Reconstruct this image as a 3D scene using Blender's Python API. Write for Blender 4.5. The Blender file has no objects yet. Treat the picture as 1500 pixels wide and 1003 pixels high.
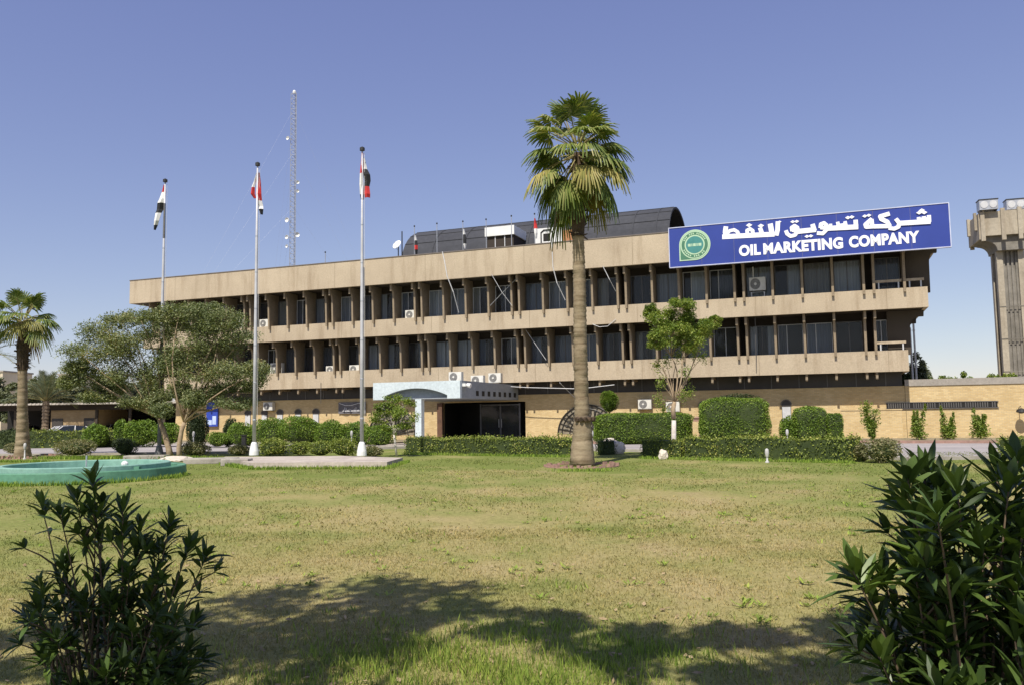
import bpy, bmesh, math, random
import numpy as np
from mathutils import Vector, Matrix
SC = bpy.context.scene
COL = SC.collection
rnd = random.Random(7)
R = math.radians

# ------------------------------------------------------------------ camera
FOC, PITCH, ROLL, EYE = 1213.87, 0.08677, 0.01431, 1.75
cp, sp, cr, sr = math.cos(PITCH), math.sin(PITCH), math.cos(ROLL), math.sin(ROLL)
_R, _U, _F = Vector((1, 0, 0)), Vector((0, -sp, cp)), Vector((0, cp, sp))
RIGHT = cr * _R - sr * _U
UP = sr * _R + cr * _U
CAM = Vector((0, 0, EYE))
cd = bpy.data.cameras.new('camera'); cam = bpy.data.objects.new('camera', cd); COL.objects.link(cam)
m = Matrix.Identity(4)
for i in range(3):
    m[i][0] = RIGHT[i]; m[i][1] = UP[i]; m[i][2] = -_F[i]; m[i][3] = CAM[i]
cam.matrix_world = m
cd.sensor_width = 36; cd.lens = 36 * FOC / 1500; cd.clip_end = 3000; cd.clip_start = 0.05
SC.camera = cam

# ------------------------------------------------------------------ sky, sun, exposure
SUN_AZ = R(23.0)      # direction the shadows fall, clockwise from +Y
SUN_EL = R(54.5)
world = bpy.data.worlds.new('World'); SC.world = world; world.use_nodes = True
wn = world.node_tree.nodes; wl = world.node_tree.links
wn.clear()
sky = wn.new('ShaderNodeTexSky'); sky.sky_type = 'NISHITA'; sky.sun_disc = False
sky.sun_elevation = SUN_EL; sky.sun_rotation = SUN_AZ + math.pi
sky.altitude = 30; sky.air_density = 1.0; sky.dust_density = 0.25; sky.ozone_density = 5.0
bg = wn.new('ShaderNodeBackground'); bg.inputs[1].default_value = 0.112
wo = wn.new('ShaderNodeOutputWorld')
tint = wn.new('ShaderNodeMix'); tint.data_type = 'RGBA'; tint.blend_type = 'MULTIPLY'; tint.inputs[0].default_value = 1.0
tint.inputs[7].default_value = (1.39, 1.13, 1.83, 1)      # camera white balance of a slightly dusty sky
sep = wn.new('ShaderNodeSeparateColor'); cmb = wn.new('ShaderNodeCombineColor'); wl.new(sky.outputs[0], sep.inputs[0])
for i_, e_ in enumerate((.76, .80, .56)):
    pw_ = wn.new('ShaderNodeMath'); pw_.operation = 'POWER'; pw_.inputs[1].default_value = e_
    wl.new(sep.outputs[i_], pw_.inputs[0]); wl.new(pw_.outputs[0], cmb.inputs[i_])
wl.new(cmb.outputs[0], tint.inputs[6]); wl.new(tint.outputs[2], bg.inputs[0]); wl.new(bg.outputs[0], wo.inputs[0])
sd = bpy.data.lights.new('sun', 'SUN'); sd.energy = 4.6; sd.angle = R(0.53); sd.color = (1.0, 0.94, 0.84)
sun = bpy.data.objects.new('sun', sd); COL.objects.link(sun)
sdir = Vector((-math.sin(SUN_AZ) * math.cos(SUN_EL), -math.cos(SUN_AZ) * math.cos(SUN_EL), math.sin(SUN_EL)))
sun.rotation_euler = sdir.to_track_quat('Z', 'Y').to_euler(); sun.location = (0, 0, 60)
SC.view_settings.view_transform = 'Standard'; SC.view_settings.look = 'None'
SC.view_settings.exposure = 0.33; SC.view_settings.gamma = 1.0

# ------------------------------------------------------------------ surveying helpers
TH = 0.3584131
BO = Vector((-19.83293, 62.21517, 0))
BU = Vector((math.cos(TH), -math.sin(TH), 0)); BV = Vector((math.sin(TH), math.cos(TH), 0))
def ray(x, y): return ((x - 750) / FOC) * RIGHT - ((y - 501.5) / FOC) * UP + _F
def gp(x, y, z=0.0):
    d = ray(x, y); t = (z - EYE) / d.z; p = CAM + t * d; return Vector((p.x, p.y, z))
def at(x, y, D):
    d = ray(x, y); return CAM + d * (D / d.y)
def onv(x, y, v):
    d = ray(x, y); t = (BO + v * BV - CAM).dot(BV) / d.dot(BV); p = CAM + t * d; q = p - BO
    return q.dot(BU), v, p.z
def BP(u, v, z=0.0): return BO + u * BU + v * BV + Vector((0, 0, z))
def ppm(D): return D / FOC      # metres per photo pixel at depth D

# ------------------------------------------------------------------ materials
MATS = {}
def nodes_of(name):
    mt = bpy.data.materials.new(name); mt.use_nodes = True
    nt = mt.node_tree; b = nt.nodes['Principled BSDF']
    return mt, nt, b
def coord(nt, kind='Object'):
    t = nt.nodes.new('ShaderNodeTexCoord'); return t.outputs[kind]
def noise(nt, vec, scale, detail=3, rough=0.55):
    n = nt.nodes.new('ShaderNodeTexNoise'); n.inputs['Scale'].default_value = scale
    n.inputs['Detail'].default_value = detail; n.inputs['Roughness'].default_value = rough
    nt.links.new(vec, n.inputs['Vector']); return n.outputs['Fac']
def ramp(nt, fac, stops):
    r = nt.nodes.new('ShaderNodeValToRGB'); e = r.color_ramp.elements
    e[0].position, e[0].color = stops[0][0], (*stops[0][1], 1)
    e[1].position, e[1].color = stops[-1][0], (*stops[-1][1], 1)
    for p, c in stops[1:-1]:
        k = e.new(p); k.color = (*c, 1)
    nt.links.new(fac, r.inputs[0]); return r.outputs[0]
def mixc(nt, fac, a, b, mode='MIX'):
    n = nt.nodes.new('ShaderNodeMix'); n.data_type = 'RGBA'; n.blend_type = mode
    for s, v in ((0, fac), (6, a), (7, b)):
        if isinstance(v, (int, float)): n.inputs[s].default_value = v
        elif isinstance(v, tuple): n.inputs[s].default_value = (*v, 1)
        else: nt.links.new(v, n.inputs[s])
    return n.outputs[2]
def bump(nt, b, fac, strength, dist):
    n = nt.nodes.new('ShaderNodeBump'); n.inputs['Strength'].default_value = strength
    n.inputs['Distance'].default_value = dist
    nt.links.new(fac, n.inputs['Height']); nt.links.new(n.outputs[0], b.inputs['Normal'])
def mat(name, c, c2=None, scale=1.5, rough=0.8, metal=0.0, bs=0.0, bd=0.01, bscale=None, spec=0.4, kind='Object', fine=None):
    """plain procedural surface: two tones mixed by noise (+ fine speckle) and a bump"""
    if name in MATS: return MATS[name]
    mt, nt, b = nodes_of(name)
    c2 = c2 or tuple(x * 0.82 for x in c)
    v = coord(nt, kind)
    f = noise(nt, v, scale, 5, 0.6)
    col = ramp(nt, f, [(0.33, c), (0.67, c2)])
    if fine:
        g = noise(nt, v, fine, 2, 0.7)
        col = mixc(nt, 0.55, col, ramp(nt, g, [(0.3, (0.62, 0.62, 0.62)), (0.7, (1, 1, 1))]), 'MULTIPLY')
    nt.links.new(col, b.inputs['Base Color'])
    b.inputs['Roughness'].default_value = rough; b.inputs['Metallic'].default_value = metal
    b.inputs['Specular IOR Level'].default_value = spec
    if bs: bump(nt, b, noise(nt, v, bscale or scale * 8, 3), bs, bd)
    MATS[name] = mt; return mt
def leafmat(name, stops, trans=0.25, rough=0.55, spec=0.3, nscale=0.8):
    if name in MATS: return MATS[name]
    mt, nt, b = nodes_of(name)
    geo = nt.nodes.new('ShaderNodeNewGeometry')
    f = noise(nt, coord(nt), nscale, 2)
    a = nt.nodes.new('ShaderNodeMath'); a.operation = 'MULTIPLY_ADD'
    nt.links.new(geo.outputs['Random Per Island'], a.inputs[0]); a.inputs[1].default_value = 0.65
    s = nt.nodes.new('ShaderNodeMath'); s.operation = 'MULTIPLY_ADD'; nt.links.new(f, s.inputs[0])
    s.inputs[1].default_value = 1.1; s.inputs[2].default_value = -0.36
    nt.links.new(s.outputs[0], a.inputs[2])
    col = ramp(nt, a.outputs[0], stops)
    nt.links.new(col, b.inputs['Base Color']); b.inputs['Roughness'].default_value = rough
    b.inputs['Specular IOR Level'].default_value = spec
    tr = nt.nodes.new('ShaderNodeBsdfTranslucent'); nt.links.new(mixc(nt, 1.0, col, (1.25, 1.3, 0.5), 'MULTIPLY'), tr.inputs[0])
    mx = nt.nodes.new('ShaderNodeMixShader'); mx.inputs[0].default_value = trans
    out = nt.nodes['Material Output']
    nt.links.new(b.outputs[0], mx.inputs[1]); nt.links.new(tr.outputs[0], mx.inputs[2]); nt.links.new(mx.outputs[0], out.inputs[0])
    MATS[name] = mt; return mt

M_CONC = mat('aggregate_concrete', (0.555, 0.46, 0.33), (0.465, 0.38, 0.27), 0.35, 0.9, bs=0.35, bd=0.01, bscale=22, fine=14, spec=0.2)
def streaky(mt):
    """vertical rain streaks on concrete faces"""
    nt = mt.node_tree; b = nt.nodes['Principled BSDF']
    mp = nt.nodes.new('ShaderNodeMapping'); mp.inputs['Scale'].default_value = (.8, .8, 0.10)
    nt.links.new(coord(nt), mp.inputs[0]); f = noise(nt, mp.outputs[0], 1.5, 5, 0.7)
    src = b.inputs['Base Color'].links[0].from_socket
    nt.links.new(mixc(nt, 0.6, src, ramp(nt, f, [(0.34, (0.66, 0.61, 0.56)), (0.50, (1, 1, 1)), (0.72, (1.04, 1.04, 1.03))]), 'MULTIPLY'), b.inputs['Base Color'])
streaky(M_CONC)
M_FIN = mat('fin_concrete', (0.34, 0.27, 0.185), (0.25, 0.195, 0.13), 0.8, 0.9, bs=0.2, fine=10, spec=0.2)  # same concrete as the bands, darkened to put fin shade into the colour
M_DARKWALL = mat('recess_wall', (0.050, 0.038, 0.028), (0.035, 0.026, 0.02), 0.8, 0.85)  # darkened so the shade of the recesses sits in the colour
M_CLER = mat('clerestory_dark', (0.045, 0.04, 0.038), (0.075, 0.065, 0.055), 0.6, 0.5)
M_SOFFIT = mat('soffit_concrete', (0.085, 0.068, 0.05), (0.06, 0.048, 0.036), 0.5, 0.9)  # concrete darkened to carry the shade under the bands
M_FRAMEM = mat('window_metal', (0.16, 0.15, 0.14), (0.12, 0.115, 0.11), 3, 0.45, metal=0.3)
M_FRAMEL = mat('pale_window_metal', (0.62, 0.62, 0.62), (0.5, 0.5, 0.5), 3, 0.4)
M_WHITE = mat('white_paint', (0.80, 0.80, 0.78), (0.70, 0.70, 0.67), 1.2, 0.6)
M_CANOPY = mat('canopy_plaster', (0.70, 0.78, 0.80), (0.60, 0.68, 0.71), 0.5, 0.8, bs=0.1, fine=7)
M_CANGREY = mat('canopy_shade_grey', (0.34, 0.37, 0.40), (0.29, 0.32, 0.35), 0.7, 0.8, fine=8)  # grey puts the shade on the canopy's sides and underside into the colour
M_DARK = mat('dark_metal', (0.03, 0.03, 0.03), (0.05, 0.048, 0.045), 3, 0.5, metal=0.3)
M_BLACK = mat('interior_dark', (0.012, 0.011, 0.010), (0.02, 0.018, 0.016), 1, 0.8)
M_STEEL = mat('galvanised_steel', (0.52, 0.53, 0.55), (0.38, 0.39, 0.41), 2.5, 0.45, metal=0.55)
M_ROOF = mat('roof_sheet', (0.060, 0.062, 0.070), (0.042, 0.044, 0.052), 0.4, 0.85, fine=4)
M_AC = mat('ac_casing', (0.72, 0.70, 0.64), (0.60, 0.58, 0.52), 2, 0.5)
M_ACG = mat('ac_grille', (0.28, 0.27, 0.25), (0.16, 0.155, 0.15), 9, 0.6)
M_POLE = mat('silver_pole_paint', (0.58, 0.58, 0.60), (0.45, 0.45, 0.48), 1.5, .5, metal=.1)
M_RUST = mat('old_brown_paint', (0.16, 0.085, 0.05), (0.09, 0.05, 0.035), 3, 0.8)
M_GREYPOLE = mat('grey_paint', (0.10, 0.10, 0.11), (0.16, 0.16, 0.16), 4, 0.6)
M_TOWER = mat('tower_concrete', (0.50, 0.44, 0.34), (0.38, 0.33, 0.25), 0.5, 0.9, bs=0.2, fine=6)
streaky(M_TOWER)
M_TOWERD = mat('stained_concrete', (0.30, 0.275, 0.235), (0.17, 0.155, 0.13), 0.7, 0.9, fine=5)
M_KERB = mat('kerb_stone', (0.44, 0.40, 0.34), (0.30, 0.27, 0.23), 1.3, 0.9, bs=0.3, fine=9)
M_SLAB = mat('slab_paving', (0.58, 0.51, 0.43), (0.40, 0.34, 0.29), 1.1, 0.9, bs=0.3, fine=8)
M_PINK = mat('pink_edging', (0.42, 0.25, 0.20), (0.26, 0.17, 0.13), 2.5, 0.9, bs=0.4, fine=8)
M_ROCK = mat('boulder_stone', (0.78, 0.70, 0.58), (0.55, 0.48, 0.40), 3, 0.95, bs=0.6, bd=0.03, fine=12)
M_POOL = mat('pool_paint', (0.13, 0.31, 0.20), (0.085, 0.225, 0.145), 1.6, 0.7, bs=0.25, fine=7)
streaky(M_POOL)
M_POOLIN = mat('pool_inner_paint', (0.27, 0.45, 0.36), (0.19, 0.36, 0.29), 1.2, 0.7, fine=6)
M_BARK = mat('bark', (0.30, 0.22, 0.14), (0.15, 0.11, 0.075), 6, 0.95, bs=0.6, bd=0.02, bscale=18)
M_PALEBARK = mat('pale_bark', (0.44, 0.34, 0.22), (0.27, 0.19, 0.12), 4, 0.9, bs=0.4, bscale=16)
M_WASH = mat('limewashed_bark', (0.66, 0.62, 0.56), (0.45, 0.40, 0.34), 6, 0.9, bs=0.4)
M_STEM = mat('shrub_stem', (0.19, 0.13, 0.085), (0.11, 0.08, 0.05), 9, 0.8)
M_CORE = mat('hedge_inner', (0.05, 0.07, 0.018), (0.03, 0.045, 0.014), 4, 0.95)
M_SIGNB = mat('sign_blue', (0.030, 0.055, 0.29), (0.026, 0.048, 0.25), 0.4, 0.45)
M_LETTER = mat('letter_white', (0.88, 0.88, 0.90), (0.84, 0.84, 0.86), 2, 0.5)
M_RED = mat('flag_red', (0.55, 0.035, 0.03), (0.45, 0.03, 0.03), 3, 0.8)
M_FWHITE = mat('flag_white', (0.80, 0.79, 0.76), (0.70, 0.69, 0.66), 3, 0.8)
M_FBLACK = mat('flag_black', (0.02, 0.02, 0.022), (0.03, 0.03, 0.03), 3, 0.8)

def brick(name, c1, c2, mortar):
    mt, nt, b = nodes_of(name)
    sx = nt.nodes.new('ShaderNodeSeparateXYZ'); nt.links.new(coord(nt), sx.inputs[0])
    ad = nt.nodes.new('ShaderNodeMath'); nt.links.new(sx.outputs[0], ad.inputs[0]); nt.links.new(sx.outputs[1], ad.inputs[1])
    cx = nt.nodes.new('ShaderNodeCombineXYZ'); nt.links.new(ad.outputs[0], cx.inputs[0]); nt.links.new(sx.outputs[2], cx.inputs[1])
    bk = nt.nodes.new('ShaderNodeTexBrick'); nt.links.new(cx.outputs[0], bk.inputs['Vector'])
    bk.inputs['Color1'].default_value = (*c1, 1); bk.inputs['Color2'].default_value = (*c2, 1); bk.inputs['Mortar'].default_value = (*mortar, 1)
    bk.inputs['Scale'].default_value = 1.0; bk.inputs['Brick Width'].default_value = 0.25; bk.inputs['Row Height'].default_value = 0.083
    bk.inputs['Mortar Size'].default_value = 0.010; bk.inputs['Bias'].default_value = -0.1
    f = noise(nt, coord(nt), 0.5, 5, 0.7)
    col = mixc(nt, 0.75, bk.outputs['Color'], ramp(nt, f, [(0.3, (0.74, 0.70, 0.64)), (0.58, (1, 1, 1))]), 'MULTIPLY')
    nt.links.new(col, b.inputs['Base Color']); b.inputs['Roughness'].default_value = 0.9; b.inputs['Specular IOR Level'].default_value = 0.2
    bump(nt, b, bk.outputs['Fac'], 0.25, -0.01)
    MATS[name] = mt; return mt
M_BRICK = brick('yellow_brick', (0.68, 0.52, 0.27), (0.56, 0.40, 0.19), (0.50, 0.41, 0.27))
M_BRICKFAR = brick('tan_brick', (0.50, 0.36, 0.20), (0.42, 0.29, 0.15), (0.36, 0.29, 0.2))

def glassmat(name, tint, rough=0.05, alpha=0.45):
    mt, nt, b = nodes_of(name)
    b.inputs['Base Color'].default_value = (*tint, 1); b.inputs['Roughness'].default_value = rough
    b.inputs['Specular IOR Level'].default_value = 0.8
    bump(nt, b, noise(nt, coord(nt), 1.2, 2), 0.08, 0.02)
    tr = nt.nodes.new('ShaderNodeBsdfTransparent'); tr.inputs[0].default_value = (0.75, 0.8, 0.85, 1)
    mx = nt.nodes.new('ShaderNodeMixShader'); mx.inputs[0].default_value = alpha
    nt.links.new(b.outputs[0], mx.inputs[2]); nt.links.new(tr.outputs[0], mx.inputs[1])
    nt.links.new(mx.outputs[0], nt.nodes['Material Output'].inputs[0])
    MATS[name] = mt; return mt
M_GLASS = glassmat('window_glass', (0.105, 0.108, 0.115), .06, .32)
def curtainmat(name, c):
    mt, nt, b = nodes_of(name)
    mp = nt.nodes.new('ShaderNodeMapping'); mp.inputs['Scale'].default_value = (1, 1, 0.03)
    nt.links.new(coord(nt), mp.inputs[0]); f = noise(nt, mp.outputs[0], 11, 2)
    nt.links.new(ramp(nt, f, [(0.3, tuple(x * 0.6 for x in c)), (0.7, c)]), b.inputs['Base Color'])
    b.inputs['Roughness'].default_value = 0.9; MATS[name] = mt; return mt
M_CURT = [curtainmat('grey_curtain', (0.56, 0.56, 0.57)), curtainmat('blue_grey_curtain', (0.34, 0.37, 0.43)), curtainmat('pale_curtain', (0.85, 0.84, 0.82)), curtainmat('beige_curtain', (0.55, 0.50, 0.42)), curtainmat('dark_curtain', (0.20, 0.20, 0.22)), curtainmat('white_curtain', (0.95, 0.94, 0.92))]

def asphalt():
    mt, nt, b = nodes_of('drive_surface'); v = coord(nt)
    f = noise(nt, v, 0.25, 5, 0.7); g = noise(nt, v, 30, 2)
    c = ramp(nt, f, [(0.35, (0.29, 0.265, 0.26)), (0.65, (0.40, 0.365, 0.35))])
    nt.links.new(mixc(nt, 0.5, c, ramp(nt, g, [(0.35, (0.7, 0.7, 0.7)), (0.6, (1, 1, 1))]), 'MULTIPLY'), b.inputs['Base Color'])
    b.inputs['Roughness'].default_value = 0.95; return mt
M_ROAD = asphalt()

def lawn_colour(nt, v):
    """patchy half-dry lawn, shared by the soil sheet and the blades"""
    big = noise(nt, v, 0.22, 3, 0.6)
    mid = noise(nt, v, 0.9, 4, 0.65)
    mp = nt.nodes.new('ShaderNodeMapping'); mp.inputs['Location'].default_value = (13, 7, 0); nt.links.new(v, mp.inputs[0])
    bare = noise(nt, mp.outputs[0], 0.38, 4, 0.7)
    s = nt.nodes.new('ShaderNodeMath'); s.operation = 'MULTIPLY_ADD'; nt.links.new(mid, s.inputs[0]); s.inputs[1].default_value = 0.55; nt.links.new(big, s.inputs[2])
    # the lawn is greener away from the worn middle: distance from the worn patch centre
    dv = nt.nodes.new('ShaderNodeVectorMath'); dv.operation = 'DISTANCE'; nt.links.new(v, dv.inputs[0]); dv.inputs[1].default_value = (1.5, 12.0, 0)
    dm = nt.nodes.new('ShaderNodeMapRange'); nt.links.new(dv.outputs['Value'], dm.inputs[0])
    dm.inputs[1].default_value = 4; dm.inputs[2].default_value = 17; dm.inputs[3].default_value = -0.06; dm.inputs[4].default_value = 0.17
    a = nt.nodes.new('ShaderNodeMath'); nt.links.new(s.outputs[0], a.inputs[0]); nt.links.new(dm.outputs[0], a.inputs[1])
    col = ramp(nt, a.outputs[0], [(0.53, (0.42, 0.345, 0.185)), (0.69, (0.36, 0.315, 0.145)), (0.84, (0.28, 0.282, 0.108)), (0.98, (0.20, 0.235, 0.07))])
    bf = ramp(nt, bare, [(0.60, (0, 0, 0)), (0.74, (1, 1, 1))])
    m3 = nt.nodes.new('ShaderNodeMath'); m3.operation = 'MULTIPLY'; nt.links.new(bf, m3.inputs[0]); m3.inputs[1].default_value = 0.6
    return mixc(nt, m3.outputs[0], col, (0.40, 0.30, 0.195))
def lawnmat():
    mt, nt, b = nodes_of('lawn_ground')
    g = nt.nodes.new('ShaderNodeNewGeometry').outputs['Position']
    c = lawn_colour(nt, g)
    f = noise(nt, g, 9, 5, 0.75)
    c = mixc(nt, 0.8, c, ramp(nt, f, [(0.32, (0.62, 0.62, 0.55)), (0.62, (1.08, 1.08, 1.0))]), 'MULTIPLY')
    f2 = noise(nt, g, 60, 2, 0.8)
    c = mixc(nt, 0.7, c, ramp(nt, f2, [(0.36, (0.55, 0.55, 0.5)), (0.6, (1.05, 1.05, 1.0))]), 'MULTIPLY')
    nt.links.new(c, b.inputs['Base Color']); b.inputs['Roughness'].default_value = 1.0; b.inputs['Specular IOR Level'].default_value = 0.05
    bump(nt, b, f2, 0.5, 0.02); return mt
def blademat(name, boost, green=0.0):
    mt, nt, b = nodes_of(name)
    g = nt.nodes.new('ShaderNodeNewGeometry')
    c = lawn_colour(nt, g.outputs['Position'])
    if green: c = mixc(nt, green, c, (0.19, 0.30, 0.045))
    c = mixc(nt, 0.85, c, ramp(nt, g.outputs['Random Per Island'], [(0.0, (0.55, 0.6, 0.45)), (0.5, (1.0, 1.05, 0.8)), (1.0, (1.5, 1.35, 1.1))]), 'MULTIPLY')
    c = mixc(nt, 1.0, c, (boost, boost, boost), 'MULTIPLY')
    nt.links.new(c, b.inputs['Base Color']); b.inputs['Roughness'].default_value = 0.7; b.inputs['Specular IOR Level'].default_value = 0.15
    tr = nt.nodes.new('ShaderNodeBsdfTranslucent'); nt.links.new(c, tr.inputs[0])
    mx = nt.nodes.new('ShaderNodeMixShader'); mx.inputs[0].default_value = 0.35
    nt.links.new(b.outputs[0], mx.inputs[1]); nt.links.new(tr.outputs[0], mx.inputs[2]); nt.links.new(mx.outputs[0], nt.nodes['Material Output'].inputs[0])
    return mt

# ------------------------------------------------------------------ mesh helpers
class MB:
    def __init__(s): s.v = []; s.f = []; s.mi = []; s.cur = 0
    def add(s, vs, fs):
        o = len(s.v); s.v += [tuple(p) for p in vs]
        s.f += [tuple(i + o for i in f) for f in fs]; s.mi += [s.cur] * len(fs); return s
    def box(s, x0, x1, y0, y1, z0, z1):
        vs = [(x0, y0, z0), (x1, y0, z0), (x1, y1, z0), (x0, y1, z0), (x0, y0, z1), (x1, y0, z1), (x1, y1, z1), (x0, y1, z1)]
        return s.add(vs, [(0, 3, 2, 1), (4, 5, 6, 7), (0, 1, 5, 4), (1, 2, 6, 5), (2, 3, 7, 6), (3, 0, 4, 7)])
    def prism(s, poly, axis, a, b):
        """extrude a 2-D polygon along axis ('x','y','z') from a to b"""
        n = len(poly)
        def P(p, t): return {'x': (t, p[0], p[1]), 'y': (p[0], t, p[1]), 'z': (p[0], p[1], t)}[axis]
        vs = [P(p, a) for p in poly] + [P(p, b) for p in poly]
        fs = [tuple(range(n))[::-1], tuple(range(n, 2 * n))] + [(i, (i + 1) % n, n + (i + 1) % n, n + i) for i in range(n)]
        return s.add(vs, fs)
    def tube(s, pts, rads, n=8, cap=True):
        pts = [Vector(p) for p in pts]
        if isinstance(rads, (int, float)): rads = [rads] * len(pts)
        vs = []; ref = None
        for i, p in enumerate(pts):
            t = (pts[min(i + 1, len(pts) - 1)] - pts[max(i - 1, 0)])
            if t.length < 1e-9: t = Vector((0, 0, 1))
            t.normalize()
            if ref is None: ref = t.orthogonal().normalized()
            a = (ref - t * ref.dot(t))
            a = a.normalized() if a.length > 1e-6 else t.orthogonal().normalized()
            ref = a; b = t.cross(a)
            for k in range(n):
                w = 2 * math.pi * k / n
                vs.append(p + (a * math.cos(w) + b * math.sin(w)) * rads[i])
        fs = [(i * n + k, i * n + (k + 1) % n, (i + 1) * n + (k + 1) % n, (i + 1) * n + k) for i in range(len(pts) - 1) for k in range(n)]
        if cap: fs += [tuple(range(n))[::-1], tuple(range((len(pts) - 1) * n, len(pts) * n))]
        return s.add(vs, fs)
    def lathe(s, prof, n=24, c=(0, 0)):
        vs = [(c[0] + r * math.cos(2 * math.pi * k / n), c[1] + r * math.sin(2 * math.pi * k / n), z) for r, z in prof for k in range(n)]
        fs = [(i * n + k, i * n + (k + 1) % n, (i + 1) * n + (k + 1) % n, (i + 1) * n + k) for i in range(len(prof) - 1) for k in range(n)]
        return s.add(vs, fs)
    def build(s, name, mats, parent=None, smooth=False, loc=None, rz=None):
        me = bpy.data.meshes.new(name); me.from_pydata(s.v, [], s.f)
        if not isinstance(mats, (list, tuple)): mats = [mats]
        for m_ in mats: me.materials.append(m_)
        if len(mats) > 1: me.polygons.foreach_set('material_index', s.mi)
        if smooth: me.polygons.foreach_set('use_smooth', [True] * len(me.polygons))
        me.update()
        o = bpy.data.objects.new(name, me); COL.objects.link(o)
        if parent: o.parent = parent
        if loc is not None: o.location = loc
        if rz is not None: o.rotation_euler = (0, 0, rz)
        return o
def quads(name, V, mat_, parent=None, k=4, loc=None):
    """V: (N*k,3) array, one polygon per k vertices"""
    V = np.asarray(V, dtype=np.float32); n = len(V) // k
    me = bpy.data.meshes.new(name); me.vertices.add(n * k); me.vertices.foreach_set('co', V.ravel())
    me.loops.add(n * k); me.loops.foreach_set('vertex_index', np.arange(n * k, dtype=np.int32))
    me.polygons.add(n); me.polygons.foreach_set('loop_start', np.arange(0, n * k, k, dtype=np.int32))
    me.polygons.foreach_set('loop_total', np.full(n, k, dtype=np.int32))
    me.materials.append(mat_); me.update(calc_edges=True)
    o = bpy.data.objects.new(name, me); COL.objects.link(o)
    if parent: o.parent = parent
    if loc is not None: o.location = loc
    return o
def tag(o, label=None, cat=None, group=None, kind=None):
    if label: o['label'] = label
    if cat: o['category'] = cat
    if group: o['group'] = group
    if kind: o['kind'] = kind
    return o
def thing(name, loc, label, cat, group=None, rz=0.0):
    o = bpy.data.objects.new(name, None); COL.objects.link(o); o.empty_display_size = 0.3
    o.location = loc; o.rotation_euler = (0, 0, rz); return tag(o, label, cat, group)
def copy_thing(src, loc, rz=None, label=None):
    def cp_(o, par):
        c = o.copy(); COL.objects.link(c); c.parent = par
        for ch in [x for x in o.children]: cp_(ch, c)
        return c
    r = cp_(src, None); r.location = loc
    if rz is not None: r.rotation_euler = (0, 0, rz)
    if label: r['label'] = label
    return r
NP = np.random.RandomState(5)
def unit(n):
    a = NP.normal(size=(n, 3)); return a / np.linalg.norm(a, axis=1, keepdims=True)
def leaf_quads(P, ln, wd, up=0.0, jitter=0.35):
    """rhombic leaves centred on the points P, randomly turned; up biases the blade normals upward"""
    n = len(P); d = unit(n); nrm = unit(n); nrm[:, 2] = np.abs(nrm[:, 2]) * 1.0 + up
    s = np.cross(d, nrm); s /= np.linalg.norm(s, axis=1, keepdims=True) + 1e-9
    d = np.cross(nrm, s); d /= np.linalg.norm(d, axis=1, keepdims=True) + 1e-9
    L = (ln * (1 + jitter * (NP.rand(n, 1) * 2 - 1))) / 2; W = (wd * (1 + jitter * (NP.rand(n, 1) * 2 - 1))) / 2
    V = np.stack([P - d * L, P + s * W - d * L * 0.1, P + d * L, P - s * W - d * L * 0.1], axis=1)
    return V.reshape(-1, 3)
def ball_points(c, r, n, hollow=0.35, flat=1.0):
    """points inside an ellipsoid c, r=(rx,ry,rz), denser near the skin"""
    u = unit(n); t = (hollow + (1 - hollow) * NP.rand(n, 1)) ** 0.8
    return np.array(c) + u * t * np.array(r)

# ================================================================== SETTING: ground
lawn = MB(); lawn.add([(-900, -300, 0), (900, -300, 0), (900, 1500, 0), (-900, 1500, 0)], [(0, 1, 2, 3)])
# a far plain, then the lawn sheet
M_EARTH = mat('dry_earth', (0.36, 0.30, 0.20), (0.26, 0.23, 0.14), 0.05, 1.0, fine=2)
o = lawn.build('ground', M_EARTH); o.location.z = -0.012; tag(o, kind='structure')
lw = MB()
E0, E1 = gp(-700, 668), gp(1900, 678)
lw.add([(-60, -25, 0), (60, -25, 0), (60, 20, 0), (17.5, 29.3, 0), tuple(gp(1330, 673)), tuple(gp(1120, 664)), tuple(gp(832, 658)), tuple(gp(600, 655)),
        tuple(gp(400, 662)), tuple(gp(250, 663)), tuple(gp(0, 664)), (-60, 47, 0)], [tuple(range(12))])
o = lw.build('lawn', lawnmat()); tag(o, kind='structure')
# the drive between lawn and building
rd = MB()
road_near = [(-75, 60), (-38, 46.5)] + [tuple(gp(x, y)[:2]) for x, y in ((60, 667), (250, 664.5), (400, 663), (600, 656), (832, 659), (1120, 665.5), (1330, 674))] + [(18, 29.0), (40, 26)]
def road_far_pt(u): return BP(u, -3.9)[:2]
road_far = [tuple(road_far_pt(u)) for u in (66, 50, 38, 30, 21.5)] + [tuple(BP(20.9, -9.5)[:2]), tuple(BP(14.5, -9.5)[:2])] + [tuple(road_far_pt(u)) for u in (12, 2, -12)] + [(-42, 68), (-75, 76)]
poly = road_near + road_far
rd.add([(x, y, 0.006) for x, y in poly], [tuple(range(len(poly)))])
o = rd.build('driveway', M_ROAD); tag(o, kind='structure')
def strip(name, pts, w, h, mt, closed=False):
    b = MB(); n = len(pts)
    for i in range(n - 1):
        a, c = Vector(pts[i]), Vector(pts[i + 1]); d = (c - a).normalized(); s = Vector((-d.y, d.x, 0)) * w / 2
        a2 = a - d * 0.02 * 0; 
        b.add([a - s, c - s, c + s, a + s, a - s + Vector((0, 0, h)), c - s + Vector((0, 0, h)), c + s + Vector((0, 0, h)), a + s + Vector((0, 0, h))],
              [(0, 3, 2, 1), (4, 5, 6, 7), (0, 1, 5, 4), (1, 2, 6, 5), (2, 3, 7, 6), (3, 0, 4, 7)])
    return b.build(name, mt)
tag(strip('kerb_near', [(x, y, 0) for x, y in road_near], 0.16, 0.12, M_KERB), kind='structure')
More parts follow.
